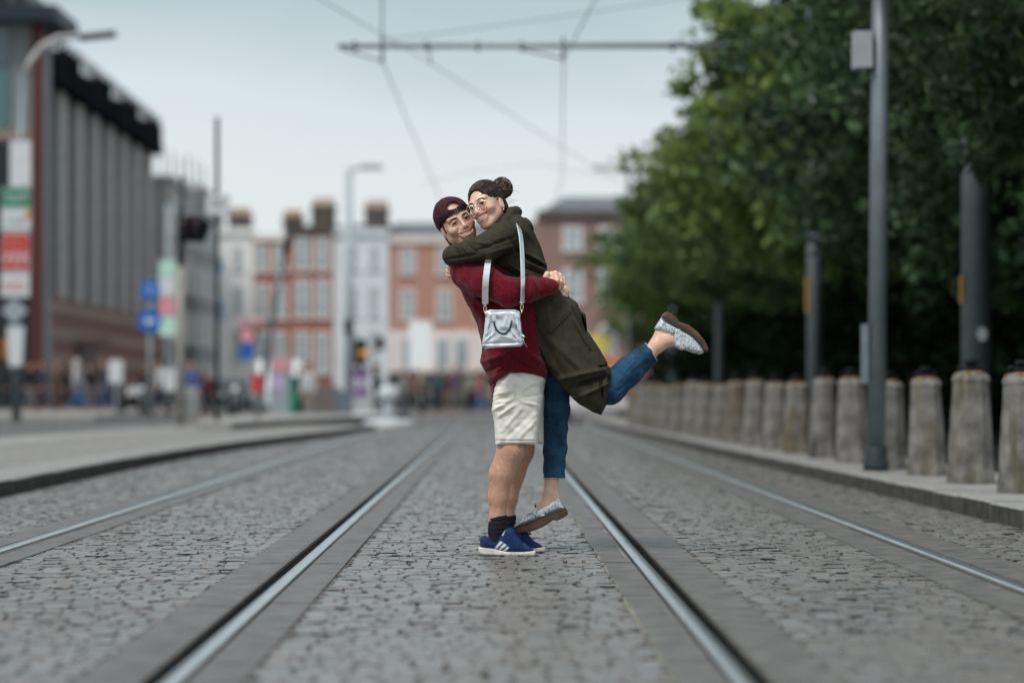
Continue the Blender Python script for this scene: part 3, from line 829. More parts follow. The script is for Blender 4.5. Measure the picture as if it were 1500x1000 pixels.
# jumper
f = Field.px((645, 360), (815, 590), -.42, .36, .005)
torso = px2([(668, 372), (659, 384), (663, 398), (668, 411), (677, 428), (690, 455), (699, 474), (703.5, 490), (704.5, 505), (706, 517), (704, 527), (709, 541), (713, 552), (718, 564), (721, 581), (728, 567),
             (745, 554), (760, 553), (778, 558), (800, 556), (803, 540), (800, 500), (796, 450), (780, 420), (755, 400), (730, 384), (700, 370)])
f.puff(torso, .195, .13, DC, 2.3)
f.chain([(P(684, 400, -.13), .082), (P(715, 417, -.24), .079), (P(744, 428, -.285), .068), (P(772, 424, -.265), .058), (P(806, 419.5, -.205), .043)], .035)
f.chain([(P(698, 402, .13), .085), (P(730, 420, .25), .075), (P(770, 428, .25), .062), (P(812, 428, .12), .046)], .035)
for a, b_, am, wd in (((700, 436), (730, 452), -.016, .016), ((696, 445), (722, 470), -.010, .02), ((735, 410), (745, 442), -.006, .010), ((752, 410), (758, 440), .005, .010),
                      ((768, 410), (764, 440), -.006, .008), ((780, 408), (778, 438), .005, .008), ((788, 408), (790, 434), -.006, .007), ((797, 408), (800, 431), .005, .007),
                      ((706, 530), (740, 520), .010, .012), ((708, 545), (735, 535), -.009, .010), ((714, 556), (760, 538), .007, .010), ((716, 566), (740, 552), -.006, .008),
                      ((745, 520), (790, 545), -.008, .014), ((765, 512), (798, 535), .008, .014), ((705, 500), (712, 525), -.006, .012), ((672, 400), (690, 432), .006, .014),
                      ((722, 578), (727, 567), .006, .008), ((728, 566), (745, 553), .006, .007), ((745, 553), (778, 557), .006, .007), ((778, 557), (800, 556), .006, .007)):
    A, B = P(*a), P(*b_); f.ridge((A[0], A[2]), (B[0], B[2]), am * 1.4, wd * .85, DC + .02)
f.wrinkle(.0022, 30, 5)
V, Q = f.mesh(); jumper = fast_mesh('jumper', V, Q, M_sweater, man)
cf = MB().tube([P(799, 420, -.217), P(804, 419.5, -.209), P(807, 419, -.203)], [.0455, .046, .043], 20, True)

# shorts
f = Field.px((712, 535), (812, 660), -.26, .26, .0042)
f.puff(px2([(721, 570), (724, 585), (722, 600), (724, 615), (750, 622), (790, 612), (795, 580), (800, 553), (780, 540), (745, 540), (726, 552)]), .185, .09, DC, 2.4)
f.puff(px2([(722, 585), (721, 600), (724, 613), (725, 640), (726, 653), (786.5, 653), (790, 615), (795, 580), (790, 570), (730, 570)], -.1), .090, .05, DC - .105, 3.0)
f.puff(px2([(735, 585), (738, 640), (740, 651), (797, 651), (797, 615), (798, 580), (790, 570), (745, 570)], .1), .085, .05, DC + .10, 3.0)
A = P(0, 650.8, -.1)
f.cut((0, 0, A[2]), (0, 0, -1), .003)
f.cone(P(757, 630, -.105), P(757, 670, -.105), .080, .080, .003, 'sub', sc=(1.12, .9, 1))
for a, b_, am, wd in (((722, 578), (752, 571), .009, .009), ((723, 588), (748, 577), -.007, .007), ((722, 600), (750, 584), .009, .009), ((724, 592), (745, 590), -.006, .006), ((726, 612), (757, 590), .006, .008),
                      ((752, 560), (756, 590), -.005, .006), ((760, 575), (782, 560), .005, .008), ((762, 582), (790, 578), -.005, .007), ((764, 588), (790, 594), .005, .008), ((735, 630), (765, 596), .004, .010),
                      ((740, 642), (780, 602), -.004, .012), ((760, 640), (785, 615), .004, .010), ((732, 606), (742, 640), -.004, .009), ((727, 644), (786, 644), -.0035, .0035)):
    A, B = P(*a), P(*b_); f.ridge((A[0], A[2]), (B[0], B[2]), am, wd, DC - .05)
f.wrinkle(.0008, 45, 8)
V, Q = f.mesh(); fast_mesh('shorts', V, Q, M_shorts, man)

# socks and trainers
for s, sh, up in ((-1, 0, 0), (1, 13, -3)):
    d = .11 * s
    f = Field.px((700, 745), (780, 800), d - .08, d + .08, .0032)
    f.chain([(P(730 + sh, 754.5, d), .0455), (P(729 + sh, 772, d), .043), (P(727 + sh, 792, d), .046)], .02)
    f.cut(P(732 + sh, 754.5, d), (-.08, 0, 1))
    for yy in (758, 765, 772, 778): f.ridge((P(708 + sh, yy, d)[0], P(0, yy + 2, d)[2]), (P(752 + sh, yy, d)[0], P(0, yy, d)[2]), .003, .006)
    V, Q = f.mesh(); fast_mesh('sock', V, Q, M_sock, man)
    f = Field.px((690, 765), (812, 822), d - .08, d + .08, .0028)
    g = 2.4 if s < 0 else -1.8                                              # the ground row at that depth
    up_ = [(703, 801), (703.5, 789), (706, 784.5), (711, 783.5), (721, 788), (728, 784), (735, 776.5), (741, 772.5), (751, 772), (756, 781), (767, 795), (778, 801), (783, 806), (770, 809), (737, 808)]
    sx = 0 if s < 0 else 14
    f.puff(px2([(a + sx, b_ + g - 2.2) for a, b_ in up_], d), .047, .035, DC + d, 2.5)
    f.ell(P(722 + sx, 782 + g, d), (.030, .027, .030), .008, 'sub')
    V, Q = f.mesh(); T = np.ones((len(V), 3), np.float32)
    for st in ([(732.7, 791), (736.7, 792.6), (727.9, 802.2), (724.1, 801.6)], [(738, 794.4), (742, 796.4), (734, 804), (730.2, 803.2)], [(743, 799), (746.2, 800.2), (740.6, 806), (736.8, 805)]):
        T[in_poly(V, px2([(a + sx, b_ + g - 2.2) for a, b_ in st], d)) & (np.abs(V[:, 1] - DC - d) > .02)] = (58, 23, 6.6)
    T[in_poly(V, px2([(a + sx, b_ + g - 2.2) for a, b_ in [(731, 779), (738, 773), (741, 773), (737, 784)]], d))] = (30, 12, 3.4)
    sho = fast_mesh('trainer', V, Q, M_suede, man, True, T)
    f = Field.px((690, 790), (812, 822), d - .08, d + .08, .0028)
    so = [(701, 801), (703, 800.5), (725, 803), (743, 807.5), (765, 807.5), (784, 806), (785.5, 809.5), (783.5, 813.6), (754, 814.2), (720, 813), (703, 811.5), (700.5, 806)]
    f.puff(px2([(a + sx, b_ + g - 4.4 + (1.6 if s < 0 else 0.4)) for a, b_ in so], d), .051, .012, DC + d, 4)
    V, Q = f.mesh(); fast_mesh('sole', V, Q, M_rubber, sho)
    lc = MB()
    for i in range(5):
        a = P(744 + sx + i * 4.2, 775.5 + i * 4.6 + g - 2.2, d)
        lc.tube([(a[0] - .012, a[1] - .038, a[2] - .012), (a[0] + .001, a[1] - .022, a[2] + .004), (a[0] + .004, a[1] + .02, a[2] + .004), (a[0] - .006, a[1] + .036, a[2] - .012)], .0042, 6)
    for q in (-1, 1): lc.tube([P(746 + sx, 775 + g, d), tuple(np.array(P(757 + sx, 779 + g, d)) + (0, q * .02, .012)), tuple(np.array(P(764 + sx, 784 + g, d)) + (0, q * .03, 0)), P(752 + sx, 780 + g, d - .02)], .0032, 6)
    lc.build('lace', pmat('navy lace', (.008, .014, .045), .8), sho, True, True)

# ---------------------------------------------------------------- woman
woman = thing('person', 'woman in olive coat and jeans held off the ground, one leg kicked back', 'person', P(800, 810, 0), group='the hugging couple')
HW = Head((699, 303), -0.055, 25, -33, -7, 1.03)
f = head_field(fem=True, lid=.0082)
xs, ys, zs = mouth(f, -.0655, .0355, .0105, .0150)
f.chain([((0, .035, -.05), .045), ((0.0, .050, -.20), .048)], .02)
V, Q = f.mesh(); T = np.ones((len(V), 3), np.float32)
x, y, z = V[:, 0], V[:, 1], V[:, 2]
lipd = np.abs(z - (-.0655 + .0150 * (x / .0355) ** 2))
T = blend(T, np.exp(-((np.abs(x) - .042) ** 2 + (z + .032) ** 2) / .020 ** 2) * .40, (1.0, .66, .60))
lw = .0105 * (1 - .85 * np.clip(x / .0355, -1, 1) ** 2)
T = blend(T, (np.abs(x) < .0365) * np.exp(-((lipd - lw - .002) / .0050) ** 4) * (y < -.07) * .9, (.62, .30, .30))
T = blend(T, (np.abs(x) < .0355) * (lipd < lw) * (y > -.104) * (y < -.06) * .9, (.22, .07, .06))
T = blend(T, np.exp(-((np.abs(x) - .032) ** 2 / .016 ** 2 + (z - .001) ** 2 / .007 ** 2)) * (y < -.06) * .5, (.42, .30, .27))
pieces = [(HW.out(V), Q, T)]
f = Field.px((645, 310), (1045, 785), -.35, .38, .0075)
f.chain([(P(748, 336, 0), .05), (P(762, 375, 0), .085), (P(782, 415, 0), .08), (P(812, 460, 0), .085)], .03)
f.chain([(P(755, 338, -.13), .045), (P(712, 362, -.22), .038), (P(668, 374, -.17), .034), (P(668, 374, .05), .030), (P(676, 374, .14), .028)], .02)
f.chain([(P(748, 340, .13), .045), (P(700, 362, .24), .038), (P(669, 382, .18), .028), (P(663, 392, .09), .022)], .02)
f.chain([(P(812, 480, .06), .065), (P(816, 590, .08), .050), (P(813, 660, .08), .044), (P(808, 704, .08), .034), (P(806, 722, .08), .033), (P(803, 738, .08), .036), (P(778, 760, .08), .030)], .02)
f.cone(P(806, 722, .08), P(816, 736, .08), .03, .026, .02)
f.chain([(P(820, 480, -.05), .065), (P(868, 572, -.05), .052), (P(900, 560, -.06), .056), (P(950, 518, -.05), .036), (P(963, 505, -.05), .035), (P(976, 497, -.05), .038), (P(1004, 498, -.05), .030)], .02)
f.cone(P(963, 505, -.05), P(968, 482, -.05), .034, .026, .02)
V, Q = f.mesh(); T = np.ones((len(V), 3), np.float32); pieces.append((V, Q, T))
f = Field.px((645, 380), (680, 418), -.16, .14, .0026)                  # the hand that holds his back
f.chain([(P(663, 388, .08), .024), (P(661, 398, .045), .028)], .02)
for a, b_, c_ in (((657, 391, .02), (657, 392.5, -.045), (667, 395.5, -.085)), ((655.5, 396, .02), (656, 398, -.05), (667.5, 400.5, -.09)),
                  ((656, 401, .02), (656.5, 403, -.045), (667, 405, -.08)), ((659, 405.5, .02), (659.5, 407.5, -.035), (666, 409, -.065))):
    f.chain([(P(*a), .0100), (P(*b_), .0088), (P(*c_), .0078)], .0035)
V, Q = f.mesh(); T = np.ones((len(V), 3), np.float32) * np.array((.95, .86, .82)); pieces.append((V, Q, T))
n0 = 0; VV, QQ, TT = [], [], []
for V, Q, T in pieces: VV.append(V); QQ.append(Q + n0); TT.append(T); n0 += len(V)
w_body = fast_mesh('body', np.concatenate(VV), np.concatenate(QQ), M_skin_w, woman, True, np.concatenate(TT))
eyes(HW, w_body, (.09, .06, .04), (.25, 0))
for q in (-1, 1):
    strip(HW, [(q * .014, -.0950, .0180), (q * .028, -.0935, .0235), (q * .042, -.083, .0225), (q * .052, -.070, .014)], [.0020, .0031, .0027, .0012], 'eyebrow', M_brow, w_body)
    strip(HW, [(q * .018, -.088, .0012), (q * .032, -.0945, .0042), (q * .049, -.082, .0005)], [.0010, .0025, .0018], 'eyelash', M_brow, w_body)
teeth_mesh(HW, xs, ys, zs, .0105, w_body, .0015)
# hair: swept back, parted to the side, with a bun high at the back
f = Field((-.11, -.12, -.14), (.11, .17, .20), .003)
f.ell((0, .019, .035), (.0805, .1005, .0895), .01)
f.ell((0, .066, -.040), (.068, .052, .066), .03)
X, Y, Z = f.x[:, None, None], f.y[None, :, None], f.z[None, None, :]
ax_ = np.array((.25, .80, .52)); ax_ /= np.linalg.norm(ax_); e1 = np.cross(ax_, (0, 0, 1)); e1 /= np.linalg.norm(e1); e2 = np.cross(ax_, e1)
qx, qy, qz = X - .0, Y - .026, Z - .036
phi = np.arctan2(qx * e2[0] + qy * e2[1] + qz * e2[2], qx * e1[0] + qy * e1[1] + qz * e1[2])
f.F += ((.0013 * np.sin(26 * phi + 2 * np.sin(30 * X)) + .0010 * np.sin(61 * phi + 1.5 * np.sin(25 * Z))) * (.12 + .88 * np.clip((Y + .045) / .06, 0, 1))).astype(np.float32)
f.ell((0, -.100, -.012), (.057, .085, .093), .012, 'sub')                # hairline
for q in (-1, 1): f.ell((q * .090, .000, -.040), (.024, .022, .034), .01, 'sub')
f.cut((0, 0, -.098), (0, .3, -1))
V, Q = f.mesh(); T = np.ones((len(V), 3), np.float32)
T = blend(T, np.clip(.35 * np.sin(V[:, 0] * 190 + V[:, 2] * 60) * np.sin(V[:, 1] * 90) + .1, 0, 1) * smooth01(V[:, 1], -.06, .08), (4.2, 3.0, 2.0))
hair = fast_mesh('hair', HW.out(V), Q, M_hair_w, woman, True, T)
f = Field((-.06, .02, -.03), (.13, .21, .18), .003)
bc = np.array((.046, .118, .062))
f.ell(bc, (.046, .042, .047), .01)
for i in range(7):                                                        # coils of the bun
    a = i * .9; r0 = .036
    pts = [(bc + (r0 * math.cos(a + t) , .020 * math.sin(2 * t + i), r0 * 1.05 * math.sin(a + t)), .0105) for t in np.linspace(0, 1.7, 6)]
    f.chain(pts, .004)
f.wrinkle(.0016, 150, 2)
V, Q = f.mesh(); T = np.ones((len(V), 3), np.float32)
T = blend(T, np.clip(.5 + .6 * np.sin(V[:, 0] * 130 + 3 * np.sin(V[:, 2] * 90)) , 0, 1), (7.5, 5.6, 4.0))
fast_mesh('bun', HW.out(V), Q, M_hair_w, hair, True, T)
rr = random.Random(4)
# strands swept from the hairline back to the bun
sm = MB(); cen = Vector((0, .019, .035)); rad = Vector((.0805, .1005, .0895)); bd = (Vector(bc) - cen).normalized()
def hairline(az):
    """lowest point of the hair at that bearing (0 = face)"""
    for el in np.linspace(-.9, 1.5, 97):
        d_ = Vector((math.sin(az) * math.cos(el), -math.cos(az) * math.cos(el), math.sin(el)))
        p = cen + Vector((d_.x * rad.x, d_.y * rad.y, d_.z * rad.z))
        face = (p.x / .057) ** 2 + ((p.y + .100) / .085) ** 2 + ((p.z + .012) / .093) ** 2
        ear = ((abs(p.x) - .090) / .024) ** 2 + (p.y / .022) ** 2 + ((p.z + .040) / .034) ** 2
        if face > 1.0 and ear > 1.0 and p.z > -.07: return d_, el
    return d_, el
for i in range(520):
    az = rr.uniform(-2.6, 2.6); d0, el0 = hairline(az)
    if i % 2:
        el = el0 + rr.uniform(0, .9) ** 1.5
        d0 = Vector((math.sin(az) * math.cos(el), -math.cos(az) * math.cos(el), math.sin(el)))
    ptsx = []; lift = rr.uniform(.3, 1.2)
    for q in range(9):
        t_ = q / 8; d_ = d0.lerp(bd, t_ ** .95 * .95).normalized()
        k_ = .996 + .026 * math.sin(math.pi * t_) * lift + .004 * min(1, 4 * t_) + rr.uniform(0, .003)
        ptsx.append(HW.pt(*(cen + Vector((d_.x * rad.x, d_.y * rad.y, d_.z * rad.z)) * k_)))
    sm.tube(ptsx, [.0007] + [.0019 * HW.sc] * 7 + [.001], 4)
sm.build('hair_strands', pmat('brown strands', (.016, .009, .006), .45, vscale=45, col2=(.105, .064, .042), rpos=(.45, .70), spec=.35), hair, True, True)['kind'] = 'stuff'
st = MB()
for i in range(12):
    a = Vector((bc[0] + rr.uniform(-.03, .04), bc[1] + rr.uniform(-.03, .04), bc[2] + rr.uniform(-.09, .05)))
    v1 = Vector((rr.uniform(-.2, 1), rr.uniform(.1, .8), rr.uniform(-.4, .9))).normalized() * rr.uniform(.02, .045); v2 = Vector((rr.uniform(-.3, .6), .2, -1)).normalized() * rr.uniform(.015, .04)
    st.tube([HW.pt(*(a + v1 * (2 * t_ - t_ * t_) + v2 * t_ * t_)) for t_ in np.linspace(0, 1, 9)], .0005, 4)
cm = MB()
for i in range(90):
    nrm = Vector((rr.gauss(0, 1), rr.gauss(0, 1), rr.gauss(0, 1))).normalized(); e1 = nrm.orthogonal().normalized(); e2 = nrm.cross(e1)
    a0 = rr.uniform(0, 6.28); ln = rr.uniform(1.2, 3.4); k_ = rr.uniform(1.0, 1.09)
    cm.tube([HW.pt(*(Vector(bc) + Vector((.0485 * q_.x, .045 * q_.y, .0495 * q_.z)) * (k_ + .05 * math.sin(2 * t_ + i)))) for t_ in np.linspace(a0, a0 + ln, 10) for q_ in [e1 * math.cos(t_) + e2 * math.sin(t_)]], [.0008] + [.0022] * 8 + [.0008], 4)
cm.build('bun_strands', pmat('bun strands', (.03, .018, .012), .45, vscale=40, col2=(.22, .14, .085), rpos=(.42, .64), spec=.35), hair, True, True)['kind'] = 'stuff'
so_ = st.build('stray_hair', pmat('stray brown hair', (.05, .032, .022), .5), hair, True, True)
# spectacles
gl = MB()
for q in (-1, 1):
    ring = [(q * .033 + .0235 * math.cos(t), -.107 + .010 * abs(math.cos(t) + q) * .3, -.006 + .0215 * math.sin(t)) for t in np.linspace(0, 2 * math.pi, 25)]
    gl.tube([HW.pt(*p) for p in ring], .0021, 6, False)
    gl.tube([HW.pt(q * .0565, -.101, .002), HW.pt(q * .072, -.06, .005), HW.pt(q * .078, .005, .004), HW.pt(q * .078, .02, -.004)], .0018, 6)
gl.tube([HW.pt(-.0105, -.108, -.001), HW.pt(0, -.112, .002), HW.pt(.0105, -.108, -.001)], .0013, 6)
gls = gl.build('spectacles', M_gold, woman, True, True)
for q in (-1, 1):
    rim = [HW.pt(q * .033 + .0228 * math.cos(t), -.1068 + .010 * abs(math.cos(t) + q) * .3, -.006 + .0208 * math.sin(t)) for t in np.linspace(0, 2 * math.pi, 24, endpoint=False)]
    back = [tuple(Vector(p) + HW.M @ Vector((0, .0012, 0))) for p in rim]
    n = 24
    mesh_obj('lens', rim + back, [tuple(range(n)), tuple(range(2 * n - 1, n - 1, -1))] + [(k, k + n, (k + 1) % n + n, (k + 1) % n) for k in range(n)], M_lens, gls, False, True)
MB().lathe([(.0001, -.004), (.004, -.002), (.0045, 0), (.004, .002), (.0001, .004)], 10, HW.pt(.079, .004, -.060)).build('earring', M_gold, woman, True, True)

# coat
f = Field.px((640, 295), (905, 615), -.36, .30, .0042)
f.puff(px2([(740, 326), (750, 314), (761, 317), (774, 329), (784, 342), (795, 370), (802, 393), (810, 412), (822, 430), (800, 440), (765, 440), (738, 414), (724, 398), (712, 382), (728, 345)]), .165, .115, DC, 2.3)
skirt = px2([(790, 405), (812, 415), (831, 433), (845, 443), (857, 462), (861, 485), (875, 507), (888, 528), (896, 546), (897.5, 558), (891, 585), (880, 607), (868, 603), (848, 592), (822, 566), (801, 540), (786, 517), (772, 487), (766, 450), (770, 418)])
f.puff(skirt, .165, .10, DC - .01, 2.6, .03, lean=(-.05, .0, P(820, 500)[0], 0))
f.chain([(P(760, 337, -.10), .074), (P(738, 348, -.18), .074), (P(714, 362, -.225), .068), (P(690, 367, -.225), .052), (P(668, 373.5, -.185), .046), (P(664, 374.5, -.10), .048), (P(668, 376, .02), .044), (P(678, 376, .12), .04)], .03)
f.chain([(P(748, 345, .10), .06), (P(705, 362, .22), .052), (P(676, 376, .20), .042), (P(667, 383, .13), .038)], .03)
# turned-up collar
f.chain([(P(735, 331, -.15), .018), (P(742, 321, -.14), .022), (P(750, 311, -.10), .026), (P(756, 311, -.03), .028), (P(754, 314, .06), .026)], .014)
f.ell(P(737, 309, -.03), (.042, .058, .044), .012, 'sub')
for a, b_, am, wd in (((652, 384), (700, 377), -.006, .008), ((668, 366), (676, 380), -.008, .007), ((676, 362), (688, 378), .007, .008), ((684, 360), (700, 376), -.006, .008), ((690, 358), (735, 366), .006, .010),
                      ((700, 372), (752, 352), -.010, .010), ((705, 380), (760, 362), .007, .012), ((735, 326), (752, 345), .006, .010), ((745, 325), (762, 352), -.008, .009), ((756, 322), (768, 345), .006, .009),
                      ((764, 318), (780, 342), -.008, .009), ((740, 345), (757, 370), -.006, .012), ((755, 370), (790, 392), -.010, .009), ((768, 372), (800, 389), .010, .008), ((772, 380), (803, 395), -.012, .007), ((768, 386), (804, 400), .010, .006),
                      ((762, 392), (800, 405), -.012, .007), ((745, 390), (770, 404), .008, .008), ((738, 396), (762, 408), -.008, .007), ((765, 335), (785, 360), .005, .012), ((790, 366), (797, 384), -.006, .01),
                      ((848, 450), (858, 490), -.014, .010), ((835, 440), (848, 475), .010, .010), ((840, 470), (862, 510), .010, .014), ((808, 500), (868, 560), .008, .022), ((790, 490), (840, 575), -.008, .022),
                      ((820, 555), (880, 542), .014, .014), ((838, 566), (886, 552), -.016, .013), ((850, 580), (888, 562), .012, .012), ((882, 535), (888, 556), .018, .008), ((878, 556), (880, 585), -.012, .010),
                      ((876, 538), (892, 534), -.014, .006), ((884, 545), (893, 560), -.010, .006), ((775, 470), (800, 535), .008, .014), ((800, 455), (812, 500), .004, .02),
                      ((800, 538), (848, 590), .004, .005), ((848, 590), (880, 605), .004, .005)):
    A, B = P(*a), P(*b_); f.ridge((A[0], A[2]), (B[0], B[2]), am * 1.5, wd * .85, DC + .0)
pk = f.poly2d(px2([(779, 456), (817, 437), (835, 460), (804, 491)]))
f.F -= (.0045 * (1 / (1 + np.exp(pk / .0012))))[:, None, :].astype(np.float32) * (f.y < DC)[None, :, None]
f.F += (.003 * np.exp(-(pk + .008) ** 2 / .0028 ** 2))[:, None, :].astype(np.float32) * (f.y < DC)[None, :, None]
f.wrinkle(.0010, 30, 11)
V, Q = f.mesh(); coat = fast_mesh('coat', V, Q, M_coat, woman)

# jeans
f = Field.px((770, 460), (975, 710), -.20, .22, .0045)
f.chain([(P(812, 480, .08), .09), (P(815, 560, .08), .073), (P(815, 600, .08), .0665), (P(813, 655, .08), .058), (P(811.5, 701, .08), .0555)], .02)
f.chain([(P(825, 480, -.06), .09), (P(866, 572, -.05), .074), (P(893, 568, -.05), .078), (P(920, 544, -.05), .068), (P(953.5, 516, -.05), .0565)], .03)
f.cut(P(0, 700, .08), (0.02, 0, -1)) if False else None
hn = np.array((.84, 0, .55))
d = (f.x[:, None, None] - P(953.5, 516)[0]) * hn[0] + (f.z[None, None, :] - P(953.5, 516)[2]) * hn[2] + 0 * f.y[None, :, None]
far = (f.x > P(900, 0)[0])[:, None, None]
f.F = np.where(far, np.maximum(f.F, d), f.F).astype(np.float32)
low = (P(0, 700, .08)[2] - f.z)[None, None, :] + 0 * f.F
f.F = np.where(~far, np.maximum(f.F, low), f.F).astype(np.float32)
f.cone(P(811.5, 690, .08), P(811, 712, .08), .047, .047, .003, 'sub')
f.cone(P(945, 523, -.05), P(965, 507, -.05), .047, .047, .003, 'sub')
for a, b_, am, wd in (((800, 610), (832, 600), .004, .008), ((798, 625), (830, 614), -.005, .008), ((800, 636), (826, 632), .004, .008), ((798, 650), (828, 642), -.003, .01), ((897, 575), (930, 555), -.006, .010), ((900, 562), (940, 528), .003, .006), ((898, 584), (915, 566), .005, .008),
                      ((803, 560), (804, 700), .0035, .0028), ((896, 561), (946, 513), .0035, .0028)):
    A, B = P(*a), P(*b_); f.ridge((A[0], A[2]), (B[0], B[2]), am, wd)
f.wrinkle(.0016, 40, 21)
V, Q = f.mesh(); jeans = fast_mesh('jeans', V, Q, M_denim, woman)
fr = MB()
c0 = Vector(P(811.5, 699.5, .08))
for k in range(26):
    a = 2 * math.pi * k / 26; a2 = a + .27
    p, q_ = c0 + Vector((.0545 * math.cos(a), .0545 * math.sin(a), 0)), c0 + Vector((.0545 * math.cos(a2), .0545 * math.sin(a2), rr.uniform(-.002, .002)))
    fr.tube([p, q_], .0018, 5)
    if k % 2: fr.tube([p, p + Vector((rr.uniform(-.006, .006), 0, -rr.uniform(.004, .014)))], .0009, 4)
c1 = Vector(P(953.8, 515.7, -.05)); ax1 = Vector((-.55, 0, .84)).normalized(); ay1 = Vector((0, 1, 0)); nn = Vector((.84, 0, .55))
for k in range(26):
    a = 2 * math.pi * k / 26; a2 = a + .27
    p, q_ = c1 + (ax1 * math.cos(a) + ay1 * math.sin(a)) * .0555, c1 + (ax1 * math.cos(a2) + ay1 * math.sin(a2)) * .0555
    fr.tube([p, q_], .0019, 5)
    if k % 3 == 0: fr.tube([p, p + nn * rr.uniform(.003, .007)], .0009, 4)
fr.build('frayed_hem', M_denim_edge, jeans, True, True)

# loafers
def loafer(dy, upper, sole, hole, welt, strapq, lbl):
    xs_ = [p[0] for p in upper + sole]; ys_ = [p[1] for p in upper + sole]
    lo, hi = (min(xs_) - 4, min(ys_) - 4), (max(xs_) + 4, max(ys_) + 4)
    f = Field.px(lo, hi, dy - .08, dy + .08, .0028)
    f.puff(px2(upper, dy), .043, .030, DC + dy, 2.5)
    for h in hole: f.cone(P(*h[0], dy), P(*h[1], dy), h[2], h[3], .005, 'sub', sc=(1, .9, 1))
    V, Q = f.mesh(); o = fast_mesh('loafer', V, Q, M_snake, woman)
    f = Field.px(lo, hi, dy - .08, dy + .08, .0028)
    f.puff(px2(sole, dy), .047, .012, DC + dy, 4)
    V, Q = f.mesh(); s_ = fast_mesh('sole', V, Q, pmat('brown crepe sole', (.055, .034, .022), .5, vscale=12, col2=(.135, .080, .050)), o)
    wl = MB(); wt = MB()
    pts = [Vector(P(x_, y_, dy)) for x_, y_ in welt]
    for q in (-1, 1):
        wl.tube([p + Vector((0, q * .0455, 0)) for p in pts], .0036, 6)
        for i in range(len(pts) - 1):
            nseg = max(1, int((pts[i + 1] - pts[i]).length / .009))
            for j in range(nseg):
                a = pts[i].lerp(pts[i + 1], (j + .2) / nseg); b2 = pts[i].lerp(pts[i + 1], (j + .7) / nseg)
                wt.tube([a + Vector((0, q * .0485, .001)), b2 + Vector((0, q * .0485, .001))], .0011, 4)
    wo = wl.build('welt', M_black, o, True, True)
    wt.build('stitch', pmat('pale thread', (.55, .5, .4), .8), wo, True, True)['kind'] = 'stuff'
    sb = Field.px(lo, hi, dy - .08, dy + .08, .0028)
    sb.puff(px2(strapq, dy), .047, .012, DC + dy, 3)
    V, Q = sb.mesh(); fast_mesh('saddle_strap', V, Q, M_snake, o)
    return o
loafer(.08, [(752, 772), (755, 767), (763, 758), (775, 749), (783, 741.5), (786, 744), (797, 738.5), (808, 732), (816, 727), (821, 732), (825, 741), (827.5, 744), (807, 752), (786, 762), (770, 768)],
       [(751.5, 771.5), (770, 766), (786, 759.5), (807, 750.5), (828, 742.5), (831.5, 748), (832, 753), (824, 758), (816, 762), (810.5, 761), (803, 766), (797, 770), (786, 775), (775, 778.7), (758, 780), (752, 777)],
       [((806, 722), (800, 741), .031, .036), ((812, 728), (806, 740), .026, .026)],
       [(752.5, 771.5), (770, 766), (786, 759.5), (807, 750.8), (828, 743)], [(770, 753), (779, 745), (786, 742), (790, 748), (800, 753), (798, 757), (783, 757), (779, 752)], '')
loafer(-.05, [(958, 481.5), (964.5, 471), (968.5, 465), (978, 470), (996, 479.6), (1014, 490.4), (1026, 503.6), (1032, 513), (1030, 517), (1025, 519), (1014, 516.5), (1002, 512), (985, 506), (985, 494), (975, 489)],
       [(968, 464.5), (972, 458.6), (977, 456.8), (984, 460.5), (990, 465.2), (993.6, 471), (1008, 476), (1021, 485.6), (1032, 498.8), (1037.5, 511), (1036, 516), (1033, 514.5), (1026, 504), (1014, 490.6), (996, 480), (978, 470.4)],
       [((960, 507), (974, 496), .036, .036), ((978, 502), (983, 499), .024, .022)],
       [(968.5, 465.5), (978, 470.5), (996, 480), (1014, 490.8), (1026, 504), (1033, 514)], [(988, 481), (996, 481), (1001, 488), (999, 500), (1004, 512), (998, 513), (987, 507), (985, 495)], '')
MB().tube([P(784, 739, .08), P(785, 744, .06)], .004, 6).build('tab', M_black, woman, True, True)

# ---------------------------------------------------------------- the bag
BD = -.335
bag = thing('handbag', 'small silver handbag hanging by its strap in front of the crimson jumper', 'handbag', P(737, 510, BD))
f = Field.px((698, 445), (775, 518), BD - .07, BD + .07, .0022)
f.puff(px2([(713, 457), (716, 454.8), (754, 454.2), (760, 457), (762.5, 462), (764.5, 480), (766, 495), (767.5, 504), (764, 507.5), (730, 509), (711, 510.5), (706.5, 507), (706.5, 502), (709, 485), (711, 466)], BD), .043, .022, DC + BD, 2.6)
for a, b_, am, wd in (((709, 504), (765, 502), -.006, .006), ((707, 507), (766, 505.5), .004, .004), ((716, 470), (711, 495), .006, .006), ((722, 474), (718, 500), -.004, .007), ((757, 470), (760, 492), .006, .005), ((753, 476), (757, 500), -.006, .006),
                      ((745, 480), (762, 500), .004, .006), ((710, 500), (724, 488), .004, .005), ((728, 462), (730, 476), -.003, .006), ((744, 462), (738, 478), .003, .007), ((735, 490), (750, 498), .004, .010)):
    A, B = P(*a, BD), P(*b_, BD); f.ridge((A[0], A[2]), (B[0], B[2]), am * .55, wd * 1.25, DC + BD)
f.wrinkle(.0005, 40, 6)
V, Q = f.mesh(); fast_mesh('bag_body', V, Q, M_silver, bag)
MB().tube([P(712, 464, BD - .030), P(713.5, 457, BD - .028), P(717, 455, BD - .026), P(754, 454.4, BD - .026), P(760, 457, BD - .028), P(762, 463, BD - .03)], .0045, 8).build('piping', M_silver, bag, True, True)
hb = MB()
hp = [(723.5, 470), (724.2, 476), (727, 482.5), (731.5, 487), (736.5, 488.6), (742, 487), (746.5, 482.5), (748.8, 476), (749.5, 469)]
hb.tube([P(x_, y_, BD - .052) for x_, y_ in hp], .0048, 8)
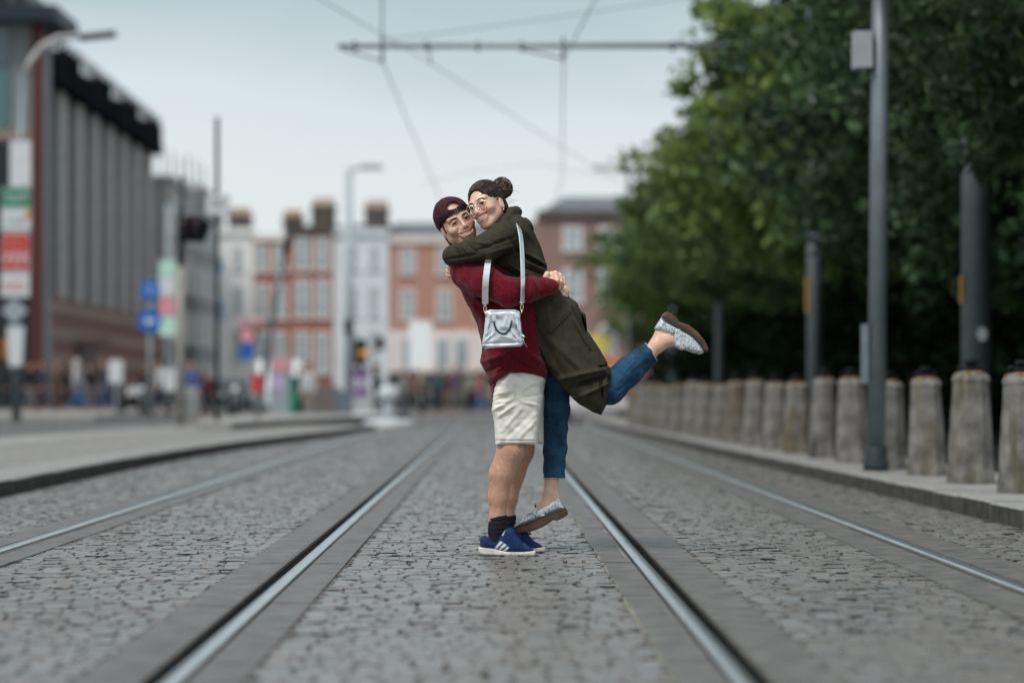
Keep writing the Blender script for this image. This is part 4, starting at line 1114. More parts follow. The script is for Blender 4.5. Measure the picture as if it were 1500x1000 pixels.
hb.build('handle', pmat('dark handle edge', (.035, .055, .065), .35, metal=.3), bag, True, True)
for cx_ in (723.3, 748.8):
    m_ = MB()
    m_.prism(px2([(cx_ - 4, 459), (cx_ + 4, 459), (cx_ + 4, 462), (cx_ + 2.8, 463), (cx_ + 2.4, 468), (cx_, 472), (cx_ - 2.4, 468), (cx_ - 2.8, 463), (cx_ - 4, 462)], BD), DC + BD - .054, DC + BD - .034)
    m_.build('handle_tab', M_silver, bag, False, True)
def ribbon(pts, wd, th, name):
    """flat strap through photo points (x, y, dy, twist)"""
    v, fc = [], []
    raw = np.array(pts); t0 = np.arange(len(pts)); t1 = np.linspace(0, len(pts) - 1, 4 * len(pts))
    pts = np.stack([np.interp(t1, t0, raw[:, j]) for j in range(4)], 1)
    pts = np.concatenate([pts[:1], (pts[:-2] + 2 * pts[1:-1] + pts[2:]) / 4, pts[-1:]])
    pts = np.concatenate([pts[:1], (pts[:-2] + 2 * pts[1:-1] + pts[2:]) / 4, pts[-1:]])
    for x_, y_, d_, tw in pts:
        c = Vector(P(x_, y_, d_)); a = Vector((math.cos(tw), math.sin(tw), 0)) * wd / 2; n = Vector((-math.sin(tw), math.cos(tw), 0)) * th / 2
        v += [c - a - n, c + a - n, c + a + n, c - a + n]
    for i in range(len(pts) - 1):
        for k in range(4): fc.append((4 * i + k, 4 * i + (k + 1) % 4, 4 * i + 4 + (k + 1) % 4, 4 * i + 4 + k))
    n = len(pts) * 4
    fc += [(3, 2, 1, 0), (n - 4, n - 3, n - 2, n - 1)]
    o = mesh_obj(name, v, fc, M_silver, bag, True, True)
    o.data.set_sharp_from_angle(angle=R(40))
    return o
ribbon([(715.5, 379, -.27, .1), (714.8, 384, -.315, .1), (713.5, 393, -.345, .1), (712, 405, -.36, .08), (711, 418, -.358, .05), (710.6, 432, -.35, 0), (710.8, 445, -.34, 0)], .031, .004, 'strap')
ribbon([(752, 330, -.06, 1.3), (755, 325, -.115, 1.25), (757.5, 325.5, -.160, 1.2), (759.5, 331, -.20, 1.1), (762, 340, -.235, 1.05), (764, 355, -.265, 1.0), (765.2, 375, -.30, 1.0), (765.8, 395, -.335, 1.0), (766, 415, -.352, 1.0), (765.8, 430, -.345, 1.0), (765, 443, -.337, 1.0)], .031, .005, 'strap')
for cx_, y0_ in ((710.5, 446), (764.5, 444)):
    m_ = MB()
    m_.tube([P(cx_ - 3.2, y0_ - .5, BD), P(cx_ + 3.2, y0_ - .5, BD)], .003, 6)
    lp = [(cx_ + 2.0 * math.cos(t), y0_ + 6 + 4.6 * math.sin(t)) for t in np.linspace(0, 2 * math.pi, 13)]
    m_.tube([P(x_, y_, BD) for x_, y_ in lp], .0019, 6, False)
    m_.tube([P(cx_, y0_, BD), P(cx_, y0_ + 2.5, BD)], .003, 6)
    m_.tube([P(cx_, y0_ + 10, BD), P(cx_ + (.8 if cx_ < 730 else -.8), y0_ + 15, BD)], .0035, 6)
    m_.build('clasp', M_gold, bag, True, True)
m_ = MB().tube([P(764, 488, BD - .02), P(766.5, 492, BD - .03), P(768.5, 493.5, BD - .035)], .0045, 6)
m_.tube([P(766, 494, BD - .02), P(768, 502, BD - .02), P(772.5, 509, BD - .02)], .0011, 5)
m_.build('zip_pull', M_silver, bag, True, True)
# ================================================================== trees
M_bark = pmat('dark bark', (.035, .028, .020), .9, var=.4, vscale=8, bump=.8, bscale=20, stretch=(4, 4, .6))
def leaf_mat(name, a, b, thin=.3):
    m = pmat(name, a, .5 if thin else .9, vscale=1.6, col2=b, detail=3, rpos=(.34, .62), spec=.35 if thin else .05)
    if thin:
        t = m.node_tree; bs = t.nodes['Principled BSDF']; out = t.nodes['Material Output']
        tr = t.nodes.new('ShaderNodeBsdfTranslucent'); mx = t.nodes.new('ShaderNodeMixShader'); mx.inputs[0].default_value = thin
        t.links.new(bs.inputs['Base Color'].links[0].from_socket, tr.inputs[0])
        t.links.new(bs.outputs[0], mx.inputs[1]); t.links.new(tr.outputs[0], mx.inputs[2]); t.links.new(mx.outputs[0], out.inputs['Surface'])
    return m
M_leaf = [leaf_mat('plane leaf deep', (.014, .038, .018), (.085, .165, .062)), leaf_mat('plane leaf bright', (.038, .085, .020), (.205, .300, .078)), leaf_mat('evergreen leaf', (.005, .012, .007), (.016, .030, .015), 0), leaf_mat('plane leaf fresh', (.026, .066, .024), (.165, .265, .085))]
def leaves(rx, ry, rz, nclu, per, size, seed, spread=.55, hollow=.45, lobes=7):
    r = np.random.default_rng(seed)
    d = r.normal(size=(nclu, 3)); d /= np.linalg.norm(d, axis=1)[:, None]
    rad = hollow + (1 - hollow) * r.uniform(0, 1, nclu) ** .6
    # uneven outline: lobes push the crown out or in
    lob = r.normal(size=(lobes, 3)); lob /= np.linalg.norm(lob, axis=1)[:, None]
    k = 0.84 + .30 * np.max(np.clip(d @ lob.T, 0, 1) ** 3, axis=1) + r.normal(0, .05, nclu)
    c = d * (rad * k)[:, None] * (rx, ry, rz)
    low = c[:, 2] < -.55 * rz; c[low, 2] *= .85
    p = np.repeat(c, per, 0)
    o = r.normal(size=(len(p), 3)); o /= np.linalg.norm(o, axis=1)[:, None]
    p = p + o * (r.uniform(0, 1, len(p)) ** .5)[:, None] * spread * np.repeat(r.uniform(.5, 1.25, nclu), per)[:, None] * (1, 1, .7)
    n = r.normal(size=(len(p), 3)) + (0, 0, .9); n /= np.linalg.norm(n, axis=1)[:, None]
    u = np.cross(n, r.normal(size=(len(p), 3))); u /= np.linalg.norm(u, axis=1)[:, None]
    v = np.cross(n, u)
    s = size * r.uniform(.6, 1.3, len(p))[:, None]
    V = np.stack([p - u * s * .6, p + v * s * .38 + n * s * .1, p + u * s * .6 - n * s * .15, p - v * s * .38 + n * s * .1], 1).reshape(-1, 3)
    Q = np.arange(len(V)).reshape(-1, 4)
    return V, Q
def trunk(parent, h, r_, limbs, seed, cz, rx):
    rr_ = random.Random(seed); m = MB()
    m.tube([(0, 0, -.1), (.03, 0, .5), (.05, .04, h * .6), (0, 0, h)], [r_ * 1.35, r_ * 1.05, r_ * .85, r_ * .7], 10)
    for i in range(limbs):
        a = i * 6.283 / limbs + rr_.uniform(-.3, .3); e = rx * rr_.uniform(.45, .75)
        m.tube([(0, 0, h * .92), (e * .4 * math.cos(a), e * .4 * math.sin(a), h + (cz - h) * .5), (e * math.cos(a), e * math.sin(a), cz + rr_.uniform(-.3, 1.2))], [r_ * .55, r_ * .35, r_ * .1], 7)
    return m.build('trunk', M_bark, parent, True)
CR = []
for i, (rx, rz, nc, per, sz, sd, mt) in enumerate(((4.6, 3.3, 720, 62, .155, 1, 0), (4.3, 2.5, 640, 62, .165, 2, 1), (4.4, 2.6, 640, 62, .165, 3, 3))):
    V, Q = leaves(rx, rx, rz, nc, per, sz, sd, hollow=.35); CR.append((V, Q, rx, rz, M_leaf[mt]))
crown_me = {}
def tree(kind, x, d_, cz, label, scale=(1, 1, 1), rot=0.0, mat=None):
    V, Q, rx, rz, mt = CR[kind]
    t = thing('street_tree', label, 'tree', (x, d_, .115), rot, 'trees along the park edge')
    trunk(t, cz - rz * scale[2] * .75, .17, 5, int(d_ * 7), cz, rx)
    if kind not in crown_me:
        o = fast_mesh('crown', V, Q, mt, t, False, smooth=False); crown_me[kind] = o.data
    else:
        o = bpy.data.objects.new('crown', crown_me[kind]); COL.objects.link(o); o.parent = t
    o.location = (0, 0, cz); o.scale = scale
    if mat is not None: set_mat(o, mat)
tree(0, 7.5, 23.0, 5.1, 'large dark green tree overhanging the thick grey mast at the right picture edge', (1, .85, 1.05))
tree(0, 7.5, 31.0, 4.75, 'tall leafy tree behind the slim grey lamp post', (1.02, 1, 1.05), 3.4)
tree(1, 7.2, 41.5, 5.3, 'bright green tree whose crown passes behind the end of the tramwire arm', (1, 1, 1.25), .4)
tree(2, 7.2, 50.0, 4.5, 'mid green tree beyond the tramwire mast, third crown from the far end', (1, 1, .95), 2.2)
tree(1, 7.1, 62.0, 4.2, 'yellowish green tree in the far part of the row, second crown from the far end', (1, 1, .9), 3.9)
tree(2, 7.4, 76.0, 4.0, 'farthest leafy tree of the row, beside the brown brick house', (1, 1, .95), 5.1)
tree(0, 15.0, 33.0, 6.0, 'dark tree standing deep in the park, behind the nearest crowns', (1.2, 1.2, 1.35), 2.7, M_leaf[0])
tree(0, 14.5, 47.0, 5.6, 'dark tree deep in the park, seen between two trunks', (1.2, 1.3, 1.25), .9)
tree(2, 14.0, 62.0, 5.2, 'shady tree deep in the park, behind the yellowish green one', (1.3, 1.3, 1.3), 1.9)
V, Q = leaves(2.9, 2.9, 1.7, 330, 46, .15, 9, .5, .3)
sh_me = None
for i, (x, d_, sx, lab) in enumerate(((9.3, 25, 1.0, 'dark evergreen shrub behind the nearest bollards'), (9.2, 31, 1.0, 'dark evergreen shrub below the thick grey mast'), (9.3, 37, 1.0, 'dark evergreen shrub behind the third and fourth bollards'),
                                    (9.1, 43, 1.05, 'dark evergreen shrub right of the slim lamp post'), (9.2, 49, 1.0, 'dark evergreen shrub left of the slim lamp post'), (9.0, 55, 1.0, 'dark evergreen shrub below the tramwire mast'),
                                    (8.8, 62, 1.1, 'dark evergreen shrub in the middle of the park edge'), (8.6, 70, 1.1, 'dark evergreen shrub near the far end of the bollards'), (8.2, 80, 1.1, 'dark evergreen shrub at the far corner of the park'), (11.5, 92, 1.5, 'tall dark shrub closing the far end of the park'))):
    t = thing('shrub', lab, 'shrub', (x, d_, .115), i * 1.3, 'shrubs of the park edge')
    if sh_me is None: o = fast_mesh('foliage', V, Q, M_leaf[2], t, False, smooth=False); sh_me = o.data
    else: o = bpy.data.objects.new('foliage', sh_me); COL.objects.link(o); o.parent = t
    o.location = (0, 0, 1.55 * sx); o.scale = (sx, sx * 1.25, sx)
    MB().tube([(0, 0, -.05), (.05, .02, .6), (.3, .1, 1.3)], [.06, .05, .02], 6).tube([(0, .1, -.05), (-.2, .2, .8), (-.4, .3, 1.5)], [.05, .04, .02], 6).build('stem', M_bark, t, True)

# ================================================================== masts, wires, lamp posts
M_galv = pmat('galvanised steel', (.19, .225, .24), .5, metal=.55, var=.12, vscale=5)
M_dkpole = pmat('dark painted pole', (.035, .045, .050), .5, metal=.3)
M_wire = pmat('copper wire weathered', (.10, .12, .13), .5, metal=.5)
M_yel = pmat('yellow label', (.45, .25, .04), .5, var=.1)
M_white = pmat('white sign', (.58, .60, .62), .45, var=.06)
M_grey = pmat('grey cabinet', (.30, .34, .36), .5, var=.1)
# slim lamp post on the pavement
D1 = 21.4
t = thing('lamp_post', 'slim grey steel lamp post with a small box, standing on the pavement among the bollards', 'lamp post', (GX(1283, D1), D1, .121))
MB().tube([(0, 0, 0), (.06, 0, 6.0)], [.083, .072], 16).build('pole', M_galv, t, True)
MB().lathe([(.115, 0), (.115, .06), (.10, .10), (.095, .20), (.084, .22)], 16).build('base', M_dkpole, t, True)
MB().box((-.125, -.02, GZ(75, D1) - .12), (.155, .20, .32)).build('junction_box', M_grey, t)
MB().box((-.075, -.02, GZ(75, D1) - .12), (.02, .16, .36)).build('bracket', M_iron, t)
MB().box((-.098, 0, GZ(518, D1) - .12), (.055, .10, .52)).build('service_box', M_galv, t)
# tram masts in a row
def mast(x, D, d_, h, label, arm=None):
    t = thing('tram_mast', label, 'mast', (GX(x, D), D, .115), group='grey tram masts along the right')
    MB().tube([(0, 0, 0), (0, 0, h)], [d_ / 2, d_ / 2 * .9], 16).build('pole', M_galv, t, True)
    return t
m1 = mast(1430, 26.0, .33, 8.0, 'thick grey tram mast at the right, with a yellow label and round white sticker')
MB().box((-.162, -.03, GZ(425, 26) - .115), (.03, .10, .30)).build('label_plate', M_yel, m1)
MB().prism([(.055 * math.cos(a) + .03, .075 * math.sin(a) + GZ(490, 26) - .115) for a in np.linspace(0, 6.283, 14, endpoint=False)], -.170, -.158).build('sticker', M_white, m1)
m2 = mast(1193, 37.0, .24, GZ(20, 37.), 'grey tram mast carrying the long arm over the tracks, yellow label at head height')
MB().box((-.118, -.03, GZ(432, 37) - .115), (.025, .10, .55)).build('label_plate', M_yel, m2)
zA = GZ(68, 36.8)
am = MB(); xm = GX(1193, 37)
am.tube([(GX(495, 36.8) - xm, -.2, zA - .115), (-.05, -.2, zA - .10)], [.036, .045], 10)
am.build('arm', M_galv, m2, True)
def arm_part(nm, pts, r_): MB().tube([(GX(x, 36.8) - xm, dy_, GZ(y, 36.8) - .115) for x, y, dy_ in pts], r_, 6).build(nm, M_dkpole, m2, True)
arm_part('steady_arm', [(500, 72, -.2), (560, 91, -.25)], .014); arm_part('steady_arm', [(762, 72, -.2), (825, 87, -.25)], .014)
arm_part('dropper', [(560, 55, -.2), (560, 93, -.22)], .024); arm_part('dropper', [(825, 55, -.2), (825, 90, -.22)], .024); arm_part('dropper', [(630, 69, -.2), (630, 95, -.2)], .012)
for xx in (520, 625, 700, 765, 985): arm_part('insulator', [(xx, 75, -.2), (xx, 61, -.2)], .03)
mast(1054, 52.0, .22, GZ(122, 52), 'grey tram mast half hidden in the bright green crown')
mast(986, 66.0, .26, GZ(395, 66), 'short grey post below the far crowns, behind the raised foot')
# street lamp far right, head against the sky
t = thing('street_lamp', 'far street lamp with a pale head beside the tree row', 'street lamp', (GX(921, 74), 74, 0))
MB().tube([(0, 0, 0), (0, 0, GZ(250, 74))], [.10, .06], 10).build('pole', M_galv, t, True)
MB().tube([(0, 0, GZ(252, 74)), (GX(885, 74) - GX(921, 74), 0, GZ(245, 74))], .05, 8).build('arm', M_galv, t, True)
MB().box((GX(895, 74) - GX(921, 74), 0, GZ(246, 74)), (1.1, .35, .16)).build('lamp_head', M_white, t)
# overhead wires
def wire(px_, label, r_=.007):
    pts = []
    for i in range(len(px_) - 1):
        a, b = np.array(W(*px_[i])), np.array(W(*px_[i + 1]))
        for k in range(6): pts.append(tuple(a + (b - a) * k / 6))
    pts.append(W(*px_[-1]))
    o = MB().tube(pts, r_, 6).build('overhead_wire', M_wire, None, True)
    tag(o, label, 'wire', 'tram overhead wires')
wire([(390, -1728, 8), (532, -449, 18), (556, -60, 30), (560, 0, 32), (560, 90, 36.5), (598, 180, 47), (636, 268, 60), (672, 380, 95)], 'contact wire over the left track, running down to the far street', .010)
wire([(1560, -1728, 8), (1060, -449, 18), (905, -55, 31), (872, 0, 33), (826, 86, 36.6), (824, 160, 45), (824, 255, 58), (800, 360, 90)], 'contact wire over the right track, dropping straight behind the arm', .010)
wire([(-900, -560, 34), (440, -18, 31), (470, 0, 32), (630, 92, 38), (830, 220, 50), (900, 262, 58), (955, 290, 66)], 'span wire crossing the sky from upper left to the trees')
wire([(560, 58, 37), (640, 50, 38), (800, 28, 38), (985, 0, 38), (1100, -20, 38)], 'stay wire rising to the right above the arm')
wire([(620, 268, 70), (700, 250, 70), (790, 240, 70), (900, 262, 70)], 'faint far span wire above the woman')

# ================================================================== buildings
M_glass = pmat('window glass', (.30, .35, .38), .12, var=.2, vscale=.5, spec=.9)
M_wht = pmat('white sash paint', (.76, .77, .76), .5, var=.06)
def brick(name, c, mortar=(.36, .25, .21)):
    m = bpy.data.materials.new(name); m.use_nodes = True; t = m.node_tree; b = t.nodes['Principled BSDF']; b.inputs['Roughness'].default_value = .85
    tcn = t.nodes.new('ShaderNodeTexCoord'); mpn = t.nodes.new('ShaderNodeMapping'); mpn.inputs['Rotation'].default_value = (R(90), 0, 0)
    br = t.nodes.new('ShaderNodeTexBrick'); br.inputs['Scale'].default_value = 4.4; br.inputs['Mortar Size'].default_value = .012
    br.inputs['Color1'].default_value = (*c, 1); br.inputs['Color2'].default_value = (*[k * .72 for k in c], 1); br.inputs['Mortar'].default_value = (*mortar, 1)
    t.links.new(tcn.outputs['Object'], mpn.inputs[0]); t.links.new(mpn.outputs[0], br.inputs['Vector']); t.links.new(br.outputs[0], b.inputs['Base Color'])
    return m
M_brA, M_brB, M_brC = brick('red brick', (.43, .145, .085)), brick('pink brick', (.55, .29, .22)), brick('brown brick', (.31, .185, .16))
M_cream = pmat('cream render', (.84, .84, .82), .8, var=.05, vscale=1)
M_blue = pmat('pale blue render', (.70, .76, .79), .8, var=.06, vscale=1)
M_pinkr = pmat('pale pink render', (.78, .69, .66), .8, var=.06, vscale=1)
M_slate = pmat('slate', (.125, .13, .145), .6, var=.2, vscale=6)
M_chim = pmat('sooty chimney stone', (.10, .090, .080), .9, var=.3, vscale=3)
M_pot = pmat('clay pot', (.42, .25, .10), .8, var=.2)
M_dark = pmat('dark shopfront', (.018, .022, .026), .4, var=.3)
def house(label, x0, x1, ytop, D, mat, wins, base=None, depth=9.0, roof=None, surround=None, sills=True):
    X0, X1, Zt = GX(x0, D), GX(x1, D), GZ(ytop, D)
    t = thing('terraced_house', label, 'house', ((X0 + X1) / 2, D, 0), group='terrace closing the street')
    w_ = X1 - X0
    MB().bb(-w_ / 2, w_ / 2, 0, depth, -.1, Zt).build('wall', mat, t)
    MB().bb(-w_ / 2 + .01, w_ / 2 - .01, -.18, .0, Zt - .28, Zt + .12).build('parapet', surround or M_chim, t)
    cx_ = (x0 + x1) / 2
    for (wx0, wx1, wy0, wy1) in wins:
        a, b_, z0, z1 = GX(wx0, D) - GX(cx_, D), GX(wx1, D) - GX(cx_, D), GZ(wy1, D), GZ(wy0, D)
        m = MB(); tw = .10
        m.bb(a - tw, a, -.05, .12, z0 - .1, z1 + .12).bb(b_, b_ + tw, -.05, .12, z0 - .1, z1 + .12).bb(a, b_, -.05, .12, z1, z1 + .12).bb(a - tw - .06, b_ + tw + .06, -.14, -.052, z0 - .14, z0 - .02)
        wo = m.build('window', surround or M_wht, t)
        MB().bb(a, b_, -.035, -.005, z0, z1).build('pane', M_glass, wo)
        m = MB(); zm = (z0 + z1) / 2; xm_ = (a + b_) / 2
        m.bb(a, b_, -.055, -.037, zm - .035, zm + .035).bb(xm_ - .022, xm_ + .022, -.052, -.037, z0, z1).build('sash_bar', M_wht, wo)
    if roof:
        zr = GZ(roof[0], D); ins = roof[1]
        v = [(-w_ / 2, .1, Zt - .05), (w_ / 2, .1, Zt - .05), (w_ / 2, depth, Zt - .05), (-w_ / 2, depth, Zt - .05), (-w_ / 2 + ins * w_, depth / 2, zr), (w_ / 2 - .02, depth / 2, zr)]
        mesh_obj('roof', v, [(0, 1, 5, 4), (2, 3, 4, 5), (0, 4, 3), (1, 2, 5), (3, 2, 1, 0)], M_slate, t)
    return t
def chimney(t, x, y0, y1, wpx, D, xmid, n=4):
    w_ = wpx / FPX * D; X = GX(x, D) - GX(xmid, D)
    zb, zt = GZ(y1, D), GZ(y0, D)
    m = MB().bb(X - w_ / 2, X + w_ / 2, 1.5, 3.0, zb - 1.2, zt - .55).bb(X - w_ / 2 - .08, X + w_ / 2 + .08, 1.42, 3.08, zt - .55, zt - .40)
    c = m.build('chimney', M_chim, t)
    for k in range(n):
        MB().lathe([(.14, 0), (.11, .5)], 8, (X - w_ / 2 + w_ * (k + .5) / n, 2.2, zt - .40)).build('chimney_pot', M_pot, c)
def grid(xs_, rows): return [(a, b_, c, d_) for a, b_ in xs_ for c, d_ in rows]
DT = 140.0
h = house('white rendered narrow house, leftmost of the terrace closing the street', 318, 371, 337, DT, M_cream, grid([(343, 354)], [(362, 392), (420, 455), (485, 530)]), surround=M_cream); chimney(h, 346, 302, 336, 32, DT, 344.5)
h = house('narrow red brick house with pale window surrounds, beside the white one', 371.4, 421, 345, DT, M_brA, grid([(376, 390), (403, 417)], [(362, 396), (418, 465), (488, 545)]), surround=M_cream); chimney(h, 425, 306, 340, 28, DT, 396)
h = house('red brick house with tall chimney stack, left of the pale blue house', 421.4, 489, 336, DT, M_brA, grid([(434, 452), (464, 481)], [(350, 394), (412, 464), (488, 545)]), roof=(322, .1)); chimney(h, 470, 288, 332, 34, DT, 455)
h = house('pale blue rendered house behind the grey street lamp', 489.4, 569, 338, DT, M_blue, grid([(511, 522), (542, 553)], [(362, 392), (420, 462), (485, 530)]), surround=M_blue, roof=(320, .1)); chimney(h, 549, 291, 330, 34, DT, 529)
pinkrows = [(366, 400), (426, 468)]
h = house('long pink brick house behind the man, with pale rendered lower floor', 569.4, 790, 349, DT, M_brB, grid([(588, 606), (642, 660), (700, 718), (750, 768)], pinkrows), surround=M_pinkr, roof=(318, .02))
MB().bb(GX(569.6, DT) - GX(679.7, DT), GX(789.8, DT) - GX(679.7, DT), -.10, -.004, GZ(545, DT), GZ(484, DT)).build('render_band', M_pinkr, h)
for a, b_ in ((590, 602), (640, 656), (668, 684), (712, 728)):
    wo = MB().bb(GX(a - 3, DT) - GX(679.7, DT), GX(b_ + 3, DT) - GX(679.7, DT), -.16, -.102, GZ(540, DT), GZ(492, DT)).build('window', M_wht, h)
    MB().bb(GX(a, DT) - GX(679.7, DT), GX(b_, DT) - GX(679.7, DT), -.19, -.162, GZ(536, DT), GZ(496, DT)).build('pane', M_glass, wo)
MB().bb(GX(569.6, DT) - GX(679.7, DT), GX(789.8, DT) - GX(679.7, DT), -.6, -.004, -.1, GZ(547, DT)).build('shopfront', M_dark, h)
shopc = [(.06, .10, .11), (.22, .20, .13), (.07, .12, .15), (.18, .16, .13), (.14, .15, .10), (.05, .06, .08), (.20, .19, .13)]
for k in range(7):
    a = 580 + k * 22; cc = pmat('shop window display %d' % k, shopc[k], .3, var=.5, vscale=1.2)
    MB().bb(GX(a, DT) - GX(679.7, DT), GX(a + 15, DT) - GX(679.7, DT), -.68, -.602, .3, GZ(558, DT)).build('shop_window', cc, h)
D6 = 112.0
h = house('brown brick house with slate hipped roof, right of the woman', 786, 960, 312, D6, M_brC, grid([(828, 850), (880, 900)], [(336, 364), (398, 440), (480, 530)]), roof=(273, .26), depth=12)
# long building with grey ribs on the left
XL = -18.8; DA, DB = 100.0, 135.5
t = thing('ribbed_building', 'long modern building with grey vertical ribs above a banded red brick base', 'building', (XL, DA, 0))
M_rib = pmat('grey ribbed concrete', (.40, .385, .375), .9, var=.12, spec=.05, vscale=.8, bump=.5, bscale=6, stretch=(1, 1, 6))
M_redb = brick('dark red base brick', (.235, .088, .066), (.13, .09, .08))
M_band2 = pmat('pale string course', (.28, .20, .17), .8, var=.1)
Hb, Ht = 4.85, 14.0
M_matt = pmat('matt black roof plant', (.012, .015, .018), 1.0, spec=.0)
MB().bb(-9, 0, 0, DB - DA, -.1, Hb).build('base_wall', M_redb, t)
for z in (.9, 2.0, 3.1, 4.2): MB().bb(.0, .07, -.05, DB - DA, z, z + .42).build('string_course', M_band2, t)
MB().bb(-9, -.6, .01, DB - DA, Hb, Ht - .4).build('upper_wall', pmat('recessed dark wall', (.045, .045, .047), .9), t)
nr = 8; pitch = (DB - DA) / nr
for k in range(nr):
    y0 = k * pitch
    n = 9; v = []
    for z in (Hb, Ht):
        for i in range(n):
            a = math.pi * i / (n - 1); v.append((-.60 + (.30 if 0 < i < n - 1 else 0), y0 + pitch * (.30 + .46 * max(0, min(1, (i - 1) / (n - 3)))), z))
    fcs = [(i, i + 1, n + i + 1, n + i) for i in range(n - 1)] + [tuple(range(n - 1, -1, -1)), tuple(range(n, 2 * n))]
    mesh_obj('rib', v, fcs, M_rib, t)
    MB().bb(-4, .15, y0 + .2, y0 + pitch - .5, Ht + .01, Ht + (1.6 if k % 2 else 1.15)).build('roof_dormer', M_matt, t)
    rl = MB()
    for q in range(4): rl.tube([(.0, y0 + .3 + q * 1.2, Ht), (.0, y0 + .3 + q * 1.2, Ht + 2.1)], .06, 5)
    rl.tube([(.0, y0 + .2, Ht + 1.75), (.0, y0 + pitch - .3, Ht + 1.75)], .05, 5).build('roof_rail', M_matt, t)
MB().bb(.075, .12, 8.5, 12.5, .0, 2.9).build('entrance', M_dark, t)
MB().bb(.0, 1.5, 8.0, 13.0, 2.95, 3.25).build('canopy', M_band2, t)
# glass-fronted building at the picture's left edge
t = thing('glass_building', 'glass fronted building with dark overhang and red pillar at the left picture edge', 'building', (GX(30, 96), 96, 0))
gx = lambda x: GX(x, 96) - GX(30, 96)
MB().bb(gx(-260), gx(48), 0, 3.9, -.1, GZ(-10, 96)).build('wall', pmat('grey cladding', (.20, .225, .23), .6, var=.1, vscale=.6), t)
for k, (a, b_, y0_, y1_) in enumerate(((-60, 14, 42, 95), (-60, 14, 100, 190), (-120, -64, 42, 95), (-120, -64, 100, 190))):
    MB().bb(gx(a), gx(b_), -.12, -.01, GZ(y1_, 96), GZ(y0_, 96)).build('glass_panel', pmat('teal glass', (.05, .12, .13), .08, spec=.9), t)
MB().bb(gx(-260), gx(48.5), -.22, -.004, GZ(205, 96), GZ(192, 96)).build('ledge', M_band2, t)
MB().bb(gx(-260), gx(46), -.10, -.006, .2, GZ(210, 96)).build('dark_shopfront', M_dark, t)
MB().bb(gx(49), gx(63), -.35, .25, -.1, GZ(35, 96)).build('pillar', pmat('dark red pillar', (.085, .022, .020), .6), t)
MB().bb(gx(-260), gx(90), -1.2, 3.9, GZ(36, 96), GZ(14, 96)).build('overhang', pmat('dark blue fascia', (.018, .028, .040), .5), t)
for a in (-40, 5, 33): MB().bb(gx(a - 6), gx(a + 3), -.8, -.2, GZ(13.9, 96), GZ(-20, 96)).build('roof_upright', M_dark, t)
# stone buildings beyond the ribs
M_stone = pmat('grey limestone', (.40, .395, .39), .85, var=.12, vscale=.7)
for k, (d0, d1, zt, lab, mt) in enumerate(((135.9, 147, 12.6, 'grey stone office block just beyond the ribbed building', M_stone), (147.3, 163, 13.2, 'darker stone building with tall windows behind the traffic light', pmat('dark limestone', (.30, .30, .30), .85, var=.12)))):
    t = thing('stone_building', lab, 'building', (XL + .4, d0, 0))
    MB().bb(-9, 0, 0, d1 - d0, -.1, zt).build('wall', mt, t)
    MB().bb(-9, .25, -.1, d1 - d0 - .02, zt, zt + .4).build('cornice', M_stone, t)
    nn = int((d1 - d0) / 2.6)
    for i in range(nn):
        for j in range(4):
            y0 = (i + .25) * (d1 - d0) / nn; z0 = .6 + j * 3.0
            wo = MB().bb(-.05, .10, y0 - .1, y0 + 1.4, z0 - .12, z0).bb(-.05, .07, y0 - .12, y0, z0, z0 + 2.0).bb(-.05, .07, y0 + 1.3, y0 + 1.42, z0, z0 + 2.0).build('window', M_stone, t)
            MB().bb(.0, .03, y0, y0 + 1.3, z0, z0 + 2.0).build('pane', M_glass, wo)
    for q in range(3): MB().tube([(-.5, 1 + q * 4, zt), (-.5, 1 + q * 4, zt + 2.2)], .05, 5).build('roof_mast', M_iron, t)
# ================================================================== signs, signals, posters
def text(t, body, size, loc, mat, parent, name='lettering'):
    c = bpy.data.curves.new(name, 'FONT'); c.body = body; c.size = size; c.align_x = 'CENTER'; c.align_y = 'CENTER'; c.extrude = .004; c.resolution_u = 2
    o = bpy.data.objects.new(name, c); COL.objects.link(o)
    dg = bpy.context.evaluated_depsgraph_get()
    me = bpy.data.meshes.new_from_object(o.evaluated_get(dg)); bpy.data.objects.remove(o); bpy.data.curves.remove(c)
    me.materials.clear(); me.materials.append(mat)
    o = bpy.data.objects.new(name, me); COL.objects.link(o); o.parent = parent
    o.location = loc; o.rotation_euler = (R(90), 0, 0)
    return o
M_green = pmat('poster green', (.02, .20, .12), .5, var=.15); M_red = pmat('poster red', (.48, .055, .045), .5, var=.1); M_sblue = pmat('sign blue', (.01, .12, .42), .4, var=.08)
M_pink = pmat('poster pink', (.62, .28, .32), .5, var=.1); M_orange = pmat('orange', (.60, .22, .03), .5); M_txt = pmat('black lettering', (.02, .02, .025), .5)
M_mint = pmat('poster mint', (.45, .68, .58), .5, var=.1); M_purple = pmat('purple banner', (.20, .09, .28), .6, var=.2)
def disc(cx_, cz_, r_, y0, y1, n=24): return MB().prism([(cx_ + r_ * math.cos(a), cz_ + r_ * math.sin(a)) for a in np.linspace(0, 2 * math.pi, n, endpoint=False)], y0, y1)
